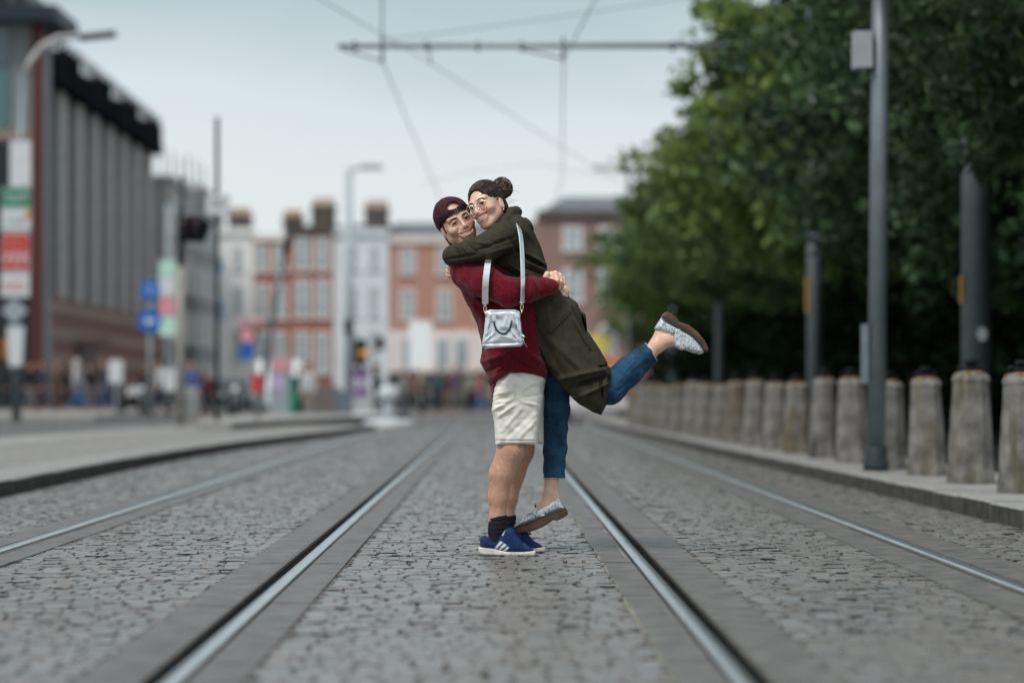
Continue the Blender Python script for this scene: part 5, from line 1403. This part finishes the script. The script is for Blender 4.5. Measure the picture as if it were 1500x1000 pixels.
# lamp post with posters, far left
D = 60.0; x0 = GX(28, D)
t = thing('poster_lamp_post', 'tall lamp post with curved arm carrying a green and a red poster, far left', 'lamp post', (x0, D, .1))
zz = lambda y, D=D: GZ(y, D) - .1
gg = lambda x: GX(x, 60.0) - x0
MB().tube([(gg(24), 0, 0), (gg(26), 0, zz(300)), (gg(36), 0, zz(110))], [.12, .10, .08], 12).build('pole', M_galv, t, True)
MB().tube([(gg(36), 0, zz(112)), (gg(46), 0, zz(88)), (gg(62), 0, zz(68)), (gg(84), 0, zz(56)), (gg(115), 0, zz(53))], [.08, .08, .08, .075, .07], 10).build('arm', pmat('pale lamp arm', (.42, .40, .40), .5), t, True)
MB().box((gg(143), 0, zz(53)), (.9, .34, .13), m=Matrix.Rotation(R(-6), 3, 'Y')).build('lamp_head', M_dkpole, t)
MB().bb(gg(16), gg(47), -.14, -.10, zz(274), zz(207)).build('blank_panel', M_white, t)
p = MB().bb(gg(4), gg(47), -.18, -.142, zz(337), zz(276)).build('poster', M_white, t)
MB().bb(gg(5), gg(46), -.19, -.182, zz(305), zz(277)).build('green_field', M_green, p)
text(t, 'SLIP', .30, (gg(26), -.192, zz(291)), M_white, p); text(t, 'Vote', .22, (gg(24), -.184, zz(325)), M_green, p)
MB().prism([(gg(34), zz(322)), (gg(45), zz(322)), (gg(45), zz(304))], -.191, -.183).build('orange_corner', M_orange, p)
p = MB().bb(gg(4), gg(46), -.18, -.142, zz(400), zz(340)).build('poster', M_white, t)
MB().bb(gg(5), gg(45), -.19, -.182, zz(396), zz(343)).build('red_field', M_red, p)
text(t, 'VER', .40, (gg(25), -.192, zz(379)), M_white, p); text(t, 'Dublin', .17, (gg(22), -.192, zz(356)), M_pink, p)
p = MB().bb(gg(3), gg(45), -.18, -.142, zz(435), zz(402)).build('poster', M_white, t)
text(t, 'NO', .36, (gg(23), -.185, zz(421)), M_red, p)
MB().prism([(gg(3), zz(455)), (gg(22), zz(437)), (gg(43), zz(455)), (gg(22), zz(475))], -.16, -.13).build('diamond_sign', M_grey, t)
MB().prism([(gg(12), zz(478)), (gg(37), zz(478)), (gg(34), zz(536)), (gg(15), zz(536))], -.16, -.10).build('bin_sign', M_white, t)
MB().bb(gg(7), gg(11.5), -.17, -.12, zz(525), zz(495)).build('orange_strip', M_orange, t)
# traffic light and its neighbour
D = 48.6
t = thing('traffic_light', 'pale pole with a black twin traffic light head on the island', 'traffic light', (GX(265, D), D, .12))
hx = lambda x: GX(x, 48.6) - GX(265, 48.6)
zz2 = lambda y: GZ(y, 48.6) - .12
MB().tube([(0, 0, 0), (0, 0, zz2(390))], [.075, .07], 12).build('pole', pmat('buff pole paint', (.30, .28, .25), .6), t, True)
MB().tube([(0, 0, zz2(392)), (hx(267), 0, zz2(258))], [.068, .05], 12).build('upper_pole', M_dkpole, t, True)
for xa, ya, rot in ((270, 336, 0), (289, 336, .5)):
    hd = MB().box((hx(xa), -.12, zz2(ya)), (.22, .20, .52), rot).build('signal_head', M_iron, t)
    for k in range(3):
        MB().lathe([(.075, 0), (.07, .02)], 12, (0, 0, 0)).build('signal_lens', pmat('unlit lens', (.08, .05, .06), .3), hd).location = (hx(xa), -.235, zz2(ya) + .15 - .15 * k)
        hd.children[-1].rotation_euler = (R(90), 0, 0)
        MB().tube([(hx(xa) - .08, -.22, zz2(ya) + .16 - .15 * k), (hx(xa) - .06, -.36, zz2(ya) + .2 - .15 * k), (hx(xa) + .06, -.36, zz2(ya) + .2 - .15 * k), (hx(xa) + .08, -.22, zz2(ya) + .16 - .15 * k)], .02, 5).build('visor', M_iron, hd)
MB().box((hx(289), -.02, zz2(336)), (.46, .04, .46), m=Matrix.Rotation(R(20), 3, 'Y')).build('backing_board', M_iron, t)
t = thing('sign_post', 'thin dark pole with a small white plate near its middle, right of the traffic light', 'sign post', (GX(318, D), D, .12))
MB().tube([(0, 0, 0), (0, 0, zz2(172))], [.052, .045], 10).build('pole', M_dkpole, t, True)
MB().box((.03, -.07, zz2(300)), (.48, .03, .40)).build('plate', M_white, t)
text(t, 'SC', .24, (.03, -.088, zz2(299)), M_txt, t)
MB().tube([(.0, 0, zz2(300)), (-.75, 0, zz2(309))], .018, 6).build('bracket', M_dkpole, t)
# blue discs
D = 70.0
t = thing('blue_sign_post', 'grey post with two round blue direction signs', 'road sign', (GX(220, D), D, .0))
MB().tube([(0, 0, 0), (0, 0, GZ(408, D))], .06, 10).build('pole', M_grey, t, True)
d1_ = disc(0, GZ(425, D), .30, -.10, -.07).build('disc', M_sblue, t); d2_ = disc(0, GZ(470, D), .35, -.10, -.07).build('disc', M_sblue, t)
MB().prism([(-.18, GZ(470, D)), (-.02, GZ(470, D) + .14), (-.02, GZ(470, D) + .05), (.18, GZ(470, D) + .05), (.18, GZ(470, D) - .05), (-.02, GZ(470, D) - .05), (-.02, GZ(470, D) - .14)], -.112, -.102).build('arrow', M_white, d2_)
MB().prism([(-.05, GZ(425, D) - .14), (.05, GZ(425, D) - .14), (.05, GZ(425, D) + .02), (.12, GZ(425, D) + .02), (0, GZ(425, D) + .16), (-.12, GZ(425, D) + .02), (-.05, GZ(425, D) + .02)], -.112, -.102).build('arrow', pmat('faded arrow', (.25, .42, .62), .5), d1_)
# posters on the next lamp post
D = 75.0
t = thing('poster_post', 'grey post with stacked mint, pink and white posters behind the traffic light', 'poster post', (GX(246, D), D, 0))
MB().tube([(0, 0, 0), (0, 0, GZ(300, D))], [.08, .06], 10).build('pole', M_grey, t, True)
for y0_, y1_, mt in ((382, 405, M_mint), (406, 434, M_white), (436, 462, M_pink), (464, 492, M_mint), (540, 572, M_white)):
    MB().bb(-.26, .26, -.12, -.08, GZ(y1_, D), GZ(y0_, D)).build('poster', mt, t)
# no-entry and parking signs
D = 82.0
t = thing('road_sign_post', 'post with a round red sign above a blue plate, before the white house', 'road sign', (GX(362, D), D, 0))
MB().tube([(0, 0, 0), (0, 0, GZ(470, D))], .05, 8).build('pole', M_grey, t, True)
disc(0, GZ(491, D), .34, -.08, -.05).build('dark_rim', M_dkpole, t); disc(0, GZ(491, D), .26, -.10, -.082).build('disc', M_pink, t)
MB().bb(-.22, .22, -.09, -.05, GZ(522, D), GZ(503, D)).build('plate', M_sblue, t)
MB().prism([(-.22, GZ(522.2, D)), (.22, GZ(522.2, D)), (0, GZ(530, D))], -.09, -.05).build('point', M_sblue, t)
MB().bb(-.3, .55, -.07, -.03, GZ(474, D), GZ(468, D)).build('top_plate', M_pink, t)
D = 52.0
t = thing('road_sign_post', 'short post with a small red plate standing on the low platform', 'road sign', (GX(376, D), D, .23))
MB().tube([(0, 0, 0), (0, 0, GZ(545, D) - .23)], .035, 8).build('pole', M_grey, t, True)
MB().bb(-.11, .11, -.05, -.03, GZ(575, D) - .23, GZ(548, D) - .23).build('plate', M_red, t)
# leaning mast
D = 64.0
t = thing('leaning_mast', 'grey mast leaning to the right, dark at its top, before the red brick houses', 'mast', (GX(378, D), D, .1))
MB().tube([(0, 0, 0), (GX(398, D) - GX(378, D), 0, GZ(470, D) - .1), (GX(417, D) - GX(378, D), 0, GZ(370, D) - .1)], [.09, .08, .08], 10).build('pole', pmat('slate grey pole', (.13, .16, .18), .5), t, True)
MB().tube([(GX(417, D) - GX(378, D), 0, GZ(370, D) - .1), (GX(423, D) - GX(378, D), 0, GZ(348, D) - .1), (GX(432, D) - GX(378, D), 0, GZ(332, D) - .1)], [.095, .10, .06], 10).build('lamp_head', M_dkpole, t, True)
# street lamp mid-left
D = 84.0
t = thing('street_lamp', 'tall grey street lamp with a flat head, before the pale blue house', 'street lamp', (GX(511, D), D, 0))
MB().tube([(0, 0, 0), (0, 0, GZ(246, D))], [.17, .13], 10).build('pole', pmat('pale grey pole', (.40, .45, .47), .5), t, True)
MB().tube([(0, 0, GZ(250, D)), (GX(530, D) - GX(511, D), 0, GZ(245, D))], .05, 8).build('arm', M_grey, t, True)
MB().box((GX(544, D) - GX(511, D), 0, GZ(245, D)), (.75, .34, .15)).build('lamp_head', M_grey, t)
for xx, yy in ((511, 478), (557, 503)): MB().box((GX(xx, D) - GX(511, D), -.2, GZ(yy, D)), (.30, .25, .45)).build('signal_head', M_iron, t)
# amber signal with purple banner
D = 78.0
t = thing('traffic_light', 'far traffic light showing amber above a purple banner', 'traffic light', (GX(529, D), D, 0))
MB().tube([(0, 0, 0), (0, 0, GZ(498, D))], .07, 8).build('pole', M_grey, t, True)
hd = MB().box((0, -.14, GZ(515, D)), (.40, .25, .80)).build('signal_head', M_iron, t)
em = bpy.data.materials.new('amber light'); em.use_nodes = True; _b = em.node_tree.nodes['Principled BSDF']
_b.inputs['Base Color'].default_value = (.5, .2, .02, 1); _b.inputs['Emission Color'].default_value = (1, .42, .04, 1); _b.inputs['Emission Strength'].default_value = .25
disc(.09, GZ(517, D), .12, -.30, -.27).build('amber_lens', em, hd)
for y0_, y1_ in ((540, 553), (568, 582)): MB().bb(-.28, .26, -.12, -.08, GZ(y1_, D), GZ(y0_, D)).build('banner', M_purple, t)
MB().bb(-.2, .22, -.12, -.08, GZ(566, D), GZ(555, D)).build('banner_middle', pmat('grey lilac', (.38, .34, .40), .6), t)
# white billboard
D = 98.0
t = thing('billboard', 'blank white upright panel on a post, left of the man', 'billboard', (GX(616, D), D, 0))
MB().tube([(0, 0, 0), (0, 0, GZ(545, D))], .10, 8).build('pole', M_grey, t, True)
zb, zt, xh = GZ(543, D), GZ(470, D), 17 / FPX * D
pl = [(xh * a - .12 * np.sign(a) * (1 - abs(b)), (zb + zt) / 2 + (zt - zb) / 2 * b) for a, b in ((-1, -.9), (-.85, -1), (.85, -1), (1, -.9), (1, .9), (.85, 1), (-.85, 1), (-1, .9))]
MB().prism(pl, -.15, .05).build('panel', pmat('bright white panel', (.85, .87, .87), .4, var=.02), t)
# keep-left bollard
D = 57.0
t = thing('keep_left_bollard', 'white plastic keep-left bollard on a round white base in the road', 'bollard', (GX(570, D), D, 0))
M_wpl = pmat('weathered white plastic', (.52, .55, .57), .5, var=.1)
MB().lathe([(.62, -.06), (.62, .10), (.50, .17), (.22, .19)], 20).build('base', M_wpl, t, True)
MB().lathe([(.15, .18), (.14, .45), (.12, .60)], 14).build('stem', M_wpl, t, True)
MB().lathe([(.12, .60), (.26, .66), (.28, .80), (.22, .93), (.08, .97)], 16).build('head', M_wpl, t, True)
t = thing('planter', 'low white bowl planter by the far kerb, left of the keep-left bollard', 'planter', (GX(545, 61), 61, .0))
MB().lathe([(.30, -.06), (.42, .12), (.52, .30), (.48, .30), (.40, .22)], 18).build('bowl', M_white, t, True)
# banners on the white house
for k, (y0_, y1_) in enumerate(((380, 400), (440, 470))):
    tag(MB().bb(GX(318, 132), GX(326, 132), 132, 132.12, GZ(y1_, 132), GZ(y0_, 132)).build('hanging_banner', pmat('sky blue banner', (.05, .28, .50), .6), None), 'narrow sky blue banner beside the white house, ' + ('upper of two' if k == 0 else 'lower of two'), 'banner')

# ================================================================== vehicles
M_tyre = pmat('tyre', (.02, .02, .02), .9); M_rim = pmat('alloy rim', (.4, .42, .44), .3, metal=.8); M_cglass = pmat('car glass', (.02, .025, .03), .06, spec=.9)
M_tail = pmat('tail light red', (.45, .02, .02), .25); M_headl = pmat('clear headlight', (.75, .78, .8), .15)
def loft(sections, name, mat, parent):
    """closed rings (same count) joined along y"""
    n = len(sections[0]); v = [p for s_ in sections for p in s_]; fcs = []
    for i in range(len(sections) - 1):
        for k in range(n): fcs.append((i * n + k, i * n + (k + 1) % n, (i + 1) * n + (k + 1) % n, (i + 1) * n + k))
    fcs += [tuple(reversed(range(n))), tuple((len(sections) - 1) * n + k for k in range(n))]
    o = mesh_obj(name, v, fcs, mat, parent, True); o.data.set_sharp_from_angle(angle=R(35)); return o
def ring(y, hw, z0, z1, rnd=.12):
    return [(hw * a, y, z0 + (z1 - z0) * b) for a, b in ((-1 + rnd * .5, 0), (1 - rnd * .5, 0), (1, rnd), (1, 1 - rnd * 1.2), (1 - rnd, 1), (-1 + rnd, 1), (-1, 1 - rnd * 1.2), (-1, rnd))]
def car(label, x, D, rz, paint, van=False):
    t = thing('parked_van' if van else 'parked_car', label, 'van' if van else 'car', (x, D, 0), rz)
    if van:
        loft([ring(-2.5, .82, .35, .95), ring(-2.35, .92, .30, 1.05), ring(-1.5, .96, .28, 1.15), ring(2.4, .96, .28, 1.15), ring(2.5, .9, .35, 1.1)], 'body', paint, t)
        loft([ring(-1.6, .90, 1.13, 1.2), ring(-.8, .92, 1.13, 2.0), ring(-.4, .93, 1.13, 2.15), ring(2.35, .93, 1.13, 2.15), ring(2.45, .9, 1.13, 2.05)], 'cabin', paint, t)
        mesh_obj('windscreen', [(-.8, -1.56, 1.22), (.8, -1.56, 1.22), (.74, -.82, 1.97), (-.74, -.82, 1.97)], [(0, 1, 2, 3)], M_cglass, t)
    else:
        loft([ring(-2.1, .70, .38, .68), ring(-2.0, .84, .28, .78), ring(-1.2, .90, .24, .92), ring(.2, .91, .24, .96), ring(1.6, .90, .24, .98), ring(2.05, .84, .30, .95), ring(2.12, .74, .40, .85)], 'body', paint, t)
        loft([ring(-1.0, .78, .9, .95), ring(-.35, .72, .93, 1.36), ring(.2, .70, .94, 1.46), ring(1.1, .69, .95, 1.43), ring(1.75, .70, .95, 1.0)], 'cabin', paint, t)
        mesh_obj('windscreen', [(-.66, -.955, 1.0), (.66, -.955, 1.0), (.60, -.395, 1.34), (-.60, -.395, 1.34)], [(0, 1, 2, 3)], M_cglass, t)
        mesh_obj('rear_window', [(-.58, 1.735, 1.06), (.58, 1.735, 1.06), (.55, 1.215, 1.40), (-.55, 1.215, 1.40)], [(3, 2, 1, 0)], M_cglass, t)
        for s in (-1, 1): mesh_obj('side_window', [(s * .765, -.80, 1.0), (s * .765, 1.45, 1.02), (s * .712, 1.0, 1.38), (s * .712, -.3, 1.33)], [(0, 1, 2, 3)], M_cglass, t)
    e = 2.5 if van else 2.1
    for s in (-1, 1):
        MB().box((s * .68, -e + .03, .70), (.30, .10, .16)).build('headlight', M_headl, t)
        MB().box((s * .70, e - .03, .80), (.22, .10, .24)).build('tail_light', M_tail, t)
        MB().box((s * .98, -.75, 1.05), (.16, .10, .12)).build('wing_mirror', paint, t)
        for yy in (-1.3, 1.35):
            wv = MB().lathe([(.24, -.10), (.32, -.10), (.33, 0), (.32, .10), (.24, .10)], 18).build('wheel', M_tyre, t, True); wv.location = (s * .82, yy, .32); wv.rotation_euler = (0, R(90), 0)
            MB().lathe([(.05, -.07), (.23, -.09), (.23, .09), (.05, .07)], 14).build('rim', M_rim, wv, True)
    MB().box((0, -e - .01, .55), (.5, .03, .11)).build('number_plate', M_white, t); MB().box((0, e + .01, .62), (.5, .03, .11)).build('number_plate', M_yel, t)
    return t
M_wpaint = pmat('white car paint', (.72, .73, .73), .3, var=.03); M_bpaint = pmat('dark car paint', (.02, .025, .03), .3, var=.1); M_rpaint = pmat('red car paint', (.35, .03, .03), .3)
car('white car seen from behind, to the right of the woman\'s hanging leg', GX(872, 70), 70, R(180), M_wpaint)
car('white van at the far left end of the terrace, beside the leaning mast', GX(408, 100), 100, 0.15, M_wpaint, True)
car('dark car in the distance behind the motorcycle', GX(335, 112), 112, 0.3, M_bpaint)
car('red car far away behind the bent knee', GX(845, 98), 98, R(180), M_rpaint)
def motorbike(label, x, D, rz, mt):
    t = thing('motorcycle', label, 'motorcycle', (x, D, 0), rz, 'parked motorcycles')
    for yy in (-.68, .68):
        wv = MB().lathe([(.22, -.05), (.30, -.06), (.315, 0), (.30, .06), (.22, .05)], 20).build('wheel', M_tyre, t, True); wv.location = (0, yy, .31); wv.rotation_euler = (0, R(90), 0)
        MB().lathe([(.04, -.05), (.20, -.03), (.20, .03), (.04, .05)], 12).build('rim', M_rim, wv, True)
    loft([ring(-.5, .06, .75, .85), ring(-.3, .16, .70, 1.0), ring(.1, .14, .68, .95), ring(.2, .05, .7, .8)], 'tank', mt, t)
    loft([ring(.1, .12, .74, .84), ring(.5, .14, .76, .86), ring(.95, .09, .84, .92)], 'seat', M_black, t)
    MB().box((0, -.05, .48), (.30, .55, .38)).build('engine', M_iron, t)
    MB().tube([(-.09, -.68, .31), (-.08, -.50, .85), (-.08, -.42, 1.02)], .025, 6).tube([(.09, -.68, .31), (.08, -.50, .85), (.08, -.42, 1.02)], .025, 6).build('fork', M_rim, t)
    MB().tube([(-.38, -.25, 1.05), (-.15, -.42, 1.03), (.15, -.42, 1.03), (.38, -.25, 1.05)], .018, 6).build('handlebar', M_iron, t)
    hl = MB().lathe([(.04, .12), (.11, .06), (.12, 0), (.02, -.01)], 14).build('headlight', M_headl, t, True); hl.location = (0, -.58, .90); hl.rotation_euler = (R(-90), 0, 0)
    MB().tube([(.16, .1, .35), (.18, .8, .40)], .045, 8).build('exhaust', M_rim, t)
motorbike('black motorcycle with a bright round headlight, before the white house', GX(341, 80), 80, .25, M_bpaint)
motorbike('motorcycle with a pale tank, parked by the ribbed building', GX(193, 84), 84, .8, pmat('silver tank', (.45, .45, .46), .3))
# street cabinets and hoarding
tag(MB().prism([(GX(442, 88), 0), (GX(496, 88), 0), (GX(496, 88), GZ(566, 88)), (GX(470, 88), GZ(562, 88)), (GX(448, 88), GZ(580, 88))], 88, 88.9).build('hoarding', pmat('brown grey hoarding', (.16, .14, .135), .8, var=.2), None), 'low brown grey hoarding before the red brick house', 'hoarding')
cb = thing('street_cabinet', 'blue grey street cabinet at the foot of the tall street lamp', 'cabinet', (GX(504, 72), 72, 0))
MB().bb(-.25, .25, -.2, .2, -.06, .82).build('case', pmat('blue grey cabinet', (.13, .17, .20), .6), cb); MB().bb(-.28, .28, -.23, .23, .822, .88).build('lid', M_grey, cb)
cb = thing('street_cabinet', 'pale electrical cabinet under the purple banner', 'cabinet', (GX(532, 74), 74, 0))
MB().bb(-.3, .3, -.2, .2, -.06, .62).build('case', pmat('pale cabinet', (.45, .48, .46), .6), cb); MB().bb(-.33, .33, -.23, .23, .622, .68).build('lid', M_white, cb)
tag(MB().bb(GX(430, 86) - .15, GX(430, 86) + .2, 86, 86.4, -.06, GZ(556, 86)).bb(GX(430, 86) - .2, GX(430, 86) + .25, 85.95, 86.45, GZ(556, 86), GZ(556, 86) + .12).build('post_box', pmat('green post box', (.02, .20, .13), .5), None), 'green post box between the van and the brown hoarding', 'post box')
ki = thing('poster_kiosk', 'grey poster kiosk with pink prints beside the white van', 'kiosk', (GX(412, 92), 92, 0))
MB().bb(-.42, .42, -.3, .3, -.06, GZ(520, 92)).build('panel', M_grey, ki)
MB().bb(-.3, .36, -.33, -.302, GZ(525, 92) - .5, GZ(525, 92)).build('print', M_pink, ki); MB().bb(-.4, .2, -.33, -.302, .9, 1.4).build('print', pmat('lilac print', (.45, .36, .55), .6), ki)
sg = thing('shop_sign', 'yellow and orange shop sign between the woman\'s coat and the trees', 'sign', (GX(880, 108), 108, 0))
MB().tube([(0, 0, -.06), (0, 0, GZ(490, 108))], .08, 8).build('pole', M_grey, sg); MB().bb(-.6, .4, -.12, -.06, GZ(516, 108), GZ(490, 108)).build('yellow_panel', pmat('yellow panel', (.65, .52, .12), .5), sg); MB().bb(-.3, .7, -.12, -.06, GZ(550, 108), GZ(520, 108)).build('orange_panel', pmat('orange panel', (.55, .20, .08), .5), sg)

# ================================================================== passers-by
def walker(stride, seed):
    """body, top, trousers and hair of a standing or strolling person, 1.72 m tall, facing -y"""
    g = lambda: Field((-.42, -.5, -.02), (.42, .5, 1.8), .022)
    s = stride
    hip = [(-.09, 0, .90), (.09, 0, .90)]; kn = [(-.09, -.16 * s, .50), (.09, .08 * s, .50)]; an = [(-.09, -.22 * s, .09), (.09, .30 * s, .13 if s else .09)]
    b = g()
    b.ell((0, -.01, 1.62), (.077, .098, .115), .01).cone((0, .01, 1.40), (0, 0, 1.55), .055, .05, .02)
    b.ell((0, -.108, 1.60), (.014, .016, .02), .01)
    b.cone((0, 0, .95), (0, 0, 1.32), .10, .11, .05)
    for i, q in enumerate((-1, 1)):
        sw = -q * .12 * s
        b.cone((q * .17, 0, 1.38), (q * .23, sw * .4, 1.12), .04, .036, .02).cone((q * .23, sw * .4, 1.12), (q * .22, sw - .06, .88), .036, .028, .02).ell((q * .22, sw - .08, .80), (.026, .042, .08), .02)
        b.cone(hip[i], kn[i], .06, .045, .02).cone(kn[i], an[i], .045, .035, .02)
        b.cone(an[i], (an[i][0], an[i][1] - .15, an[i][2] - .045), .042, .035, .02)
    tp = g()
    tp.cone((0, 0, .98), (0, .0, 1.30), .15, .17, .05, sc=(1.1, .72, 1)).cone((-.13, 0, 1.38), (.13, 0, 1.38), .075, .075, .05)
    for q in (-1, 1):
        sw = -q * .12 * s
        tp.cone((q * .17, 0, 1.38), (q * .235, sw * .4, 1.12), .066, .058, .03).cone((q * .235, sw * .4, 1.12), (q * .222, sw - .05, .90), .056, .044, .02)
    tp.cut((0, 0, .86), (0, 0, -1))
    tr = g()
    tr.cone((-.06, 0, .95), (.06, 0, .95), .125, .125, .04, sc=(1, .85, 1))
    for i in range(2): tr.cone(hip[i], kn[i], .09, .068, .03).cone(kn[i], (an[i][0], an[i][1], an[i][2] + .04), .066, .055, .02)
    hr = Field((-.15, -.15, 1.3), (.15, .2, 1.8), .018)
    hr.ell((0, .018, 1.65), (.088, .105, .105), .01)
    if seed % 2: hr.cone((0, .07, 1.62), (0, .09, 1.42), .08, .06, .03)
    hr.ell((0, -.12, 1.58), (.07, .09, .10), .01, 'sub')
    return [x.mesh() for x in (b, tp, tr, hr)]
WM = []
for k, st in enumerate((0.0, 1.0, .6)):
    parts = walker(st, k); mes = []
    for nm, (V, Q) in zip(('body', 'top', 'trousers', 'hair'), parts):
        o = fast_mesh(nm, V, Q, pmat('passer-by ' + nm, (.3, .3, .3), .8), None); mes.append(o.data); bpy.data.objects.remove(o)
    WM.append(mes)
def cloth(c): return pmat('cloth %d %d %d' % tuple(int(k * 100) for k in c), c, .85, var=.15)
M_skb = pmat('passer-by skin', (.50, .30, .22), .6)
NAVY, BLK, WHT, JEAN, RED, BLU, BRN, GRY, YEL, PUR, TEAL, CRM = (.02, .03, .05), (.015, .015, .02), (.45, .45, .46), (.04, .12, .25), (.17, .06, .06), (.08, .12, .27), (.12, .07, .05), (.12, .12, .13), (.22, .19, .13), (.09, .06, .10), (.05, .09, .11), (.26, .24, .21)
HB, HBR, HBL, HG = (.015, .012, .01), (.07, .04, .02), (.50, .36, .15), (.45, .45, .45)
CROWD = [(18, 93, 0, BLK, BLK, HB, .3, 'in black at the far left, below the red poster'), (44, 90, 1, BLK, GRY, HBR, 1.2, 'in black jacket just right of the poster lamp post'), (63, 92, 2, NAVY, NAVY, HB, -.8, 'in navy suit before the banded brick wall'), (83, 93, 0, BRN, (.10, .07, .06), HBR, .6, 'in rust brown coat left of the grey-haired one'),
         (97, 97, 1, BLK, BLK, HB, 1.4, 'in black half hidden beside the rust brown coat'), (114, 88, 1, WHT, JEAN, HG, 1.5, 'with grey hair, white top and bright blue jeans'), (131, 94, 0, BLK, GRY, HB, .2, 'in black top and grey trousers, before the dark entrance'), (153, 91, 2, NAVY, (.02, .06, .16), HBR, -1.0, 'in navy jumper and dark jeans left of the pale plate'), (168, 99, 0, GRY, BLK, HB, .5, 'in grey jumper behind the pale plate'),
         (208, 95, 1, BLK, BLK, HBR, 1.7, 'in black beside the pale motorcycle'), (234, 82, 2, WHT, NAVY, HB, -1.2, 'in white top under the stacked posters'), (247, 92, 0, NAVY, BLK, HB, .3, 'in navy behind the traffic light pole'), (281, 84, 0, BLU, WHT, HBL, .1, 'with blond hair, blue top and white trousers'), (301, 88, 1, RED, BLK, HBR, 1.1, 'in red beside the blond person in blue'),
         (440, 90, 2, BLK, BLK, HB, 1.3, 'in black by the green post box'), (452, 82, 0, WHT, CRM, HB, -.4, 'in white before the brown hoarding'), (552, 86, 1, NAVY, NAVY, HB, 1.4, 'in navy between the banner and the keep-left bollard'), (592, 96, 0, CRM, GRY, HBR, .3, 'in cream by the far shop windows'), (606, 99, 1, RED, BLK, HB, -1.2, 'in red top, nearest the cream one by the shops'),
         (620, 94, 2, YEL, BLK, HBL, 1.0, 'in yellow below the white billboard'), (641, 100, 0, TEAL, NAVY, HB, .2, 'in teal right of the white billboard post'), (655, 103, 1, RED, BRN, HBR, 1.3, 'in red and brown by the teal one'), (668, 97, 2, PUR, GRY, HB, -1.0, 'in purple left of the man'), (690, 99, 0, CRM, BLK, HBL, .4, 'in cream behind the man\'s back'), (704, 95, 1, (.5, .2, .18), BLU, HB, 1.4, 'in coral just behind the man\'s shorts'),
         (812 + 32, 92, 0, RED, GRY, HB, .2, 'in red seen past the woman\'s coat hem'), (905, 84, 2, WHT, GRY, HBR, -.9, 'in white at the corner of the park'), (925, 78, 1, NAVY, (.05, .16, .34), HB, 1.2, 'in navy top and blue jeans under the kicked leg')]
for (x, D, k, ct, cb_, ch_, rz, lab) in CROWD:
    D = D * .9
    t = thing('person', 'distant passer-by ' + lab, 'person', (GX(x, D), D, .112 if x < 250 else -.06 if D > 66 else .0), rz, 'passers-by in the distance')
    hgt = random.uniform(.94, 1.04); t.scale = (hgt, hgt, hgt)
    for me, mt, nm in zip(WM[k], (M_skb, cloth(ct), cloth(cb_), cloth(ch_)), ('body', 'top', 'trousers', 'hair')):
        o = bpy.data.objects.new(nm, me); COL.objects.link(o); o.parent = t; set_mat(o, mt)
pp = thing('plate_post', 'short post with a blank pale plate before the ribbed building', 'sign post', (GX(170, 76), 76, .11))
MB().tube([(0, 0, 0), (0, 0, GZ(525, 76) - .11)], .04, 8).build('pole', M_grey, pp); MB().bb(-.22, .22, -.07, -.04, GZ(560, 76) - .11, GZ(527, 76) - .11).build('plate', M_white, pp)
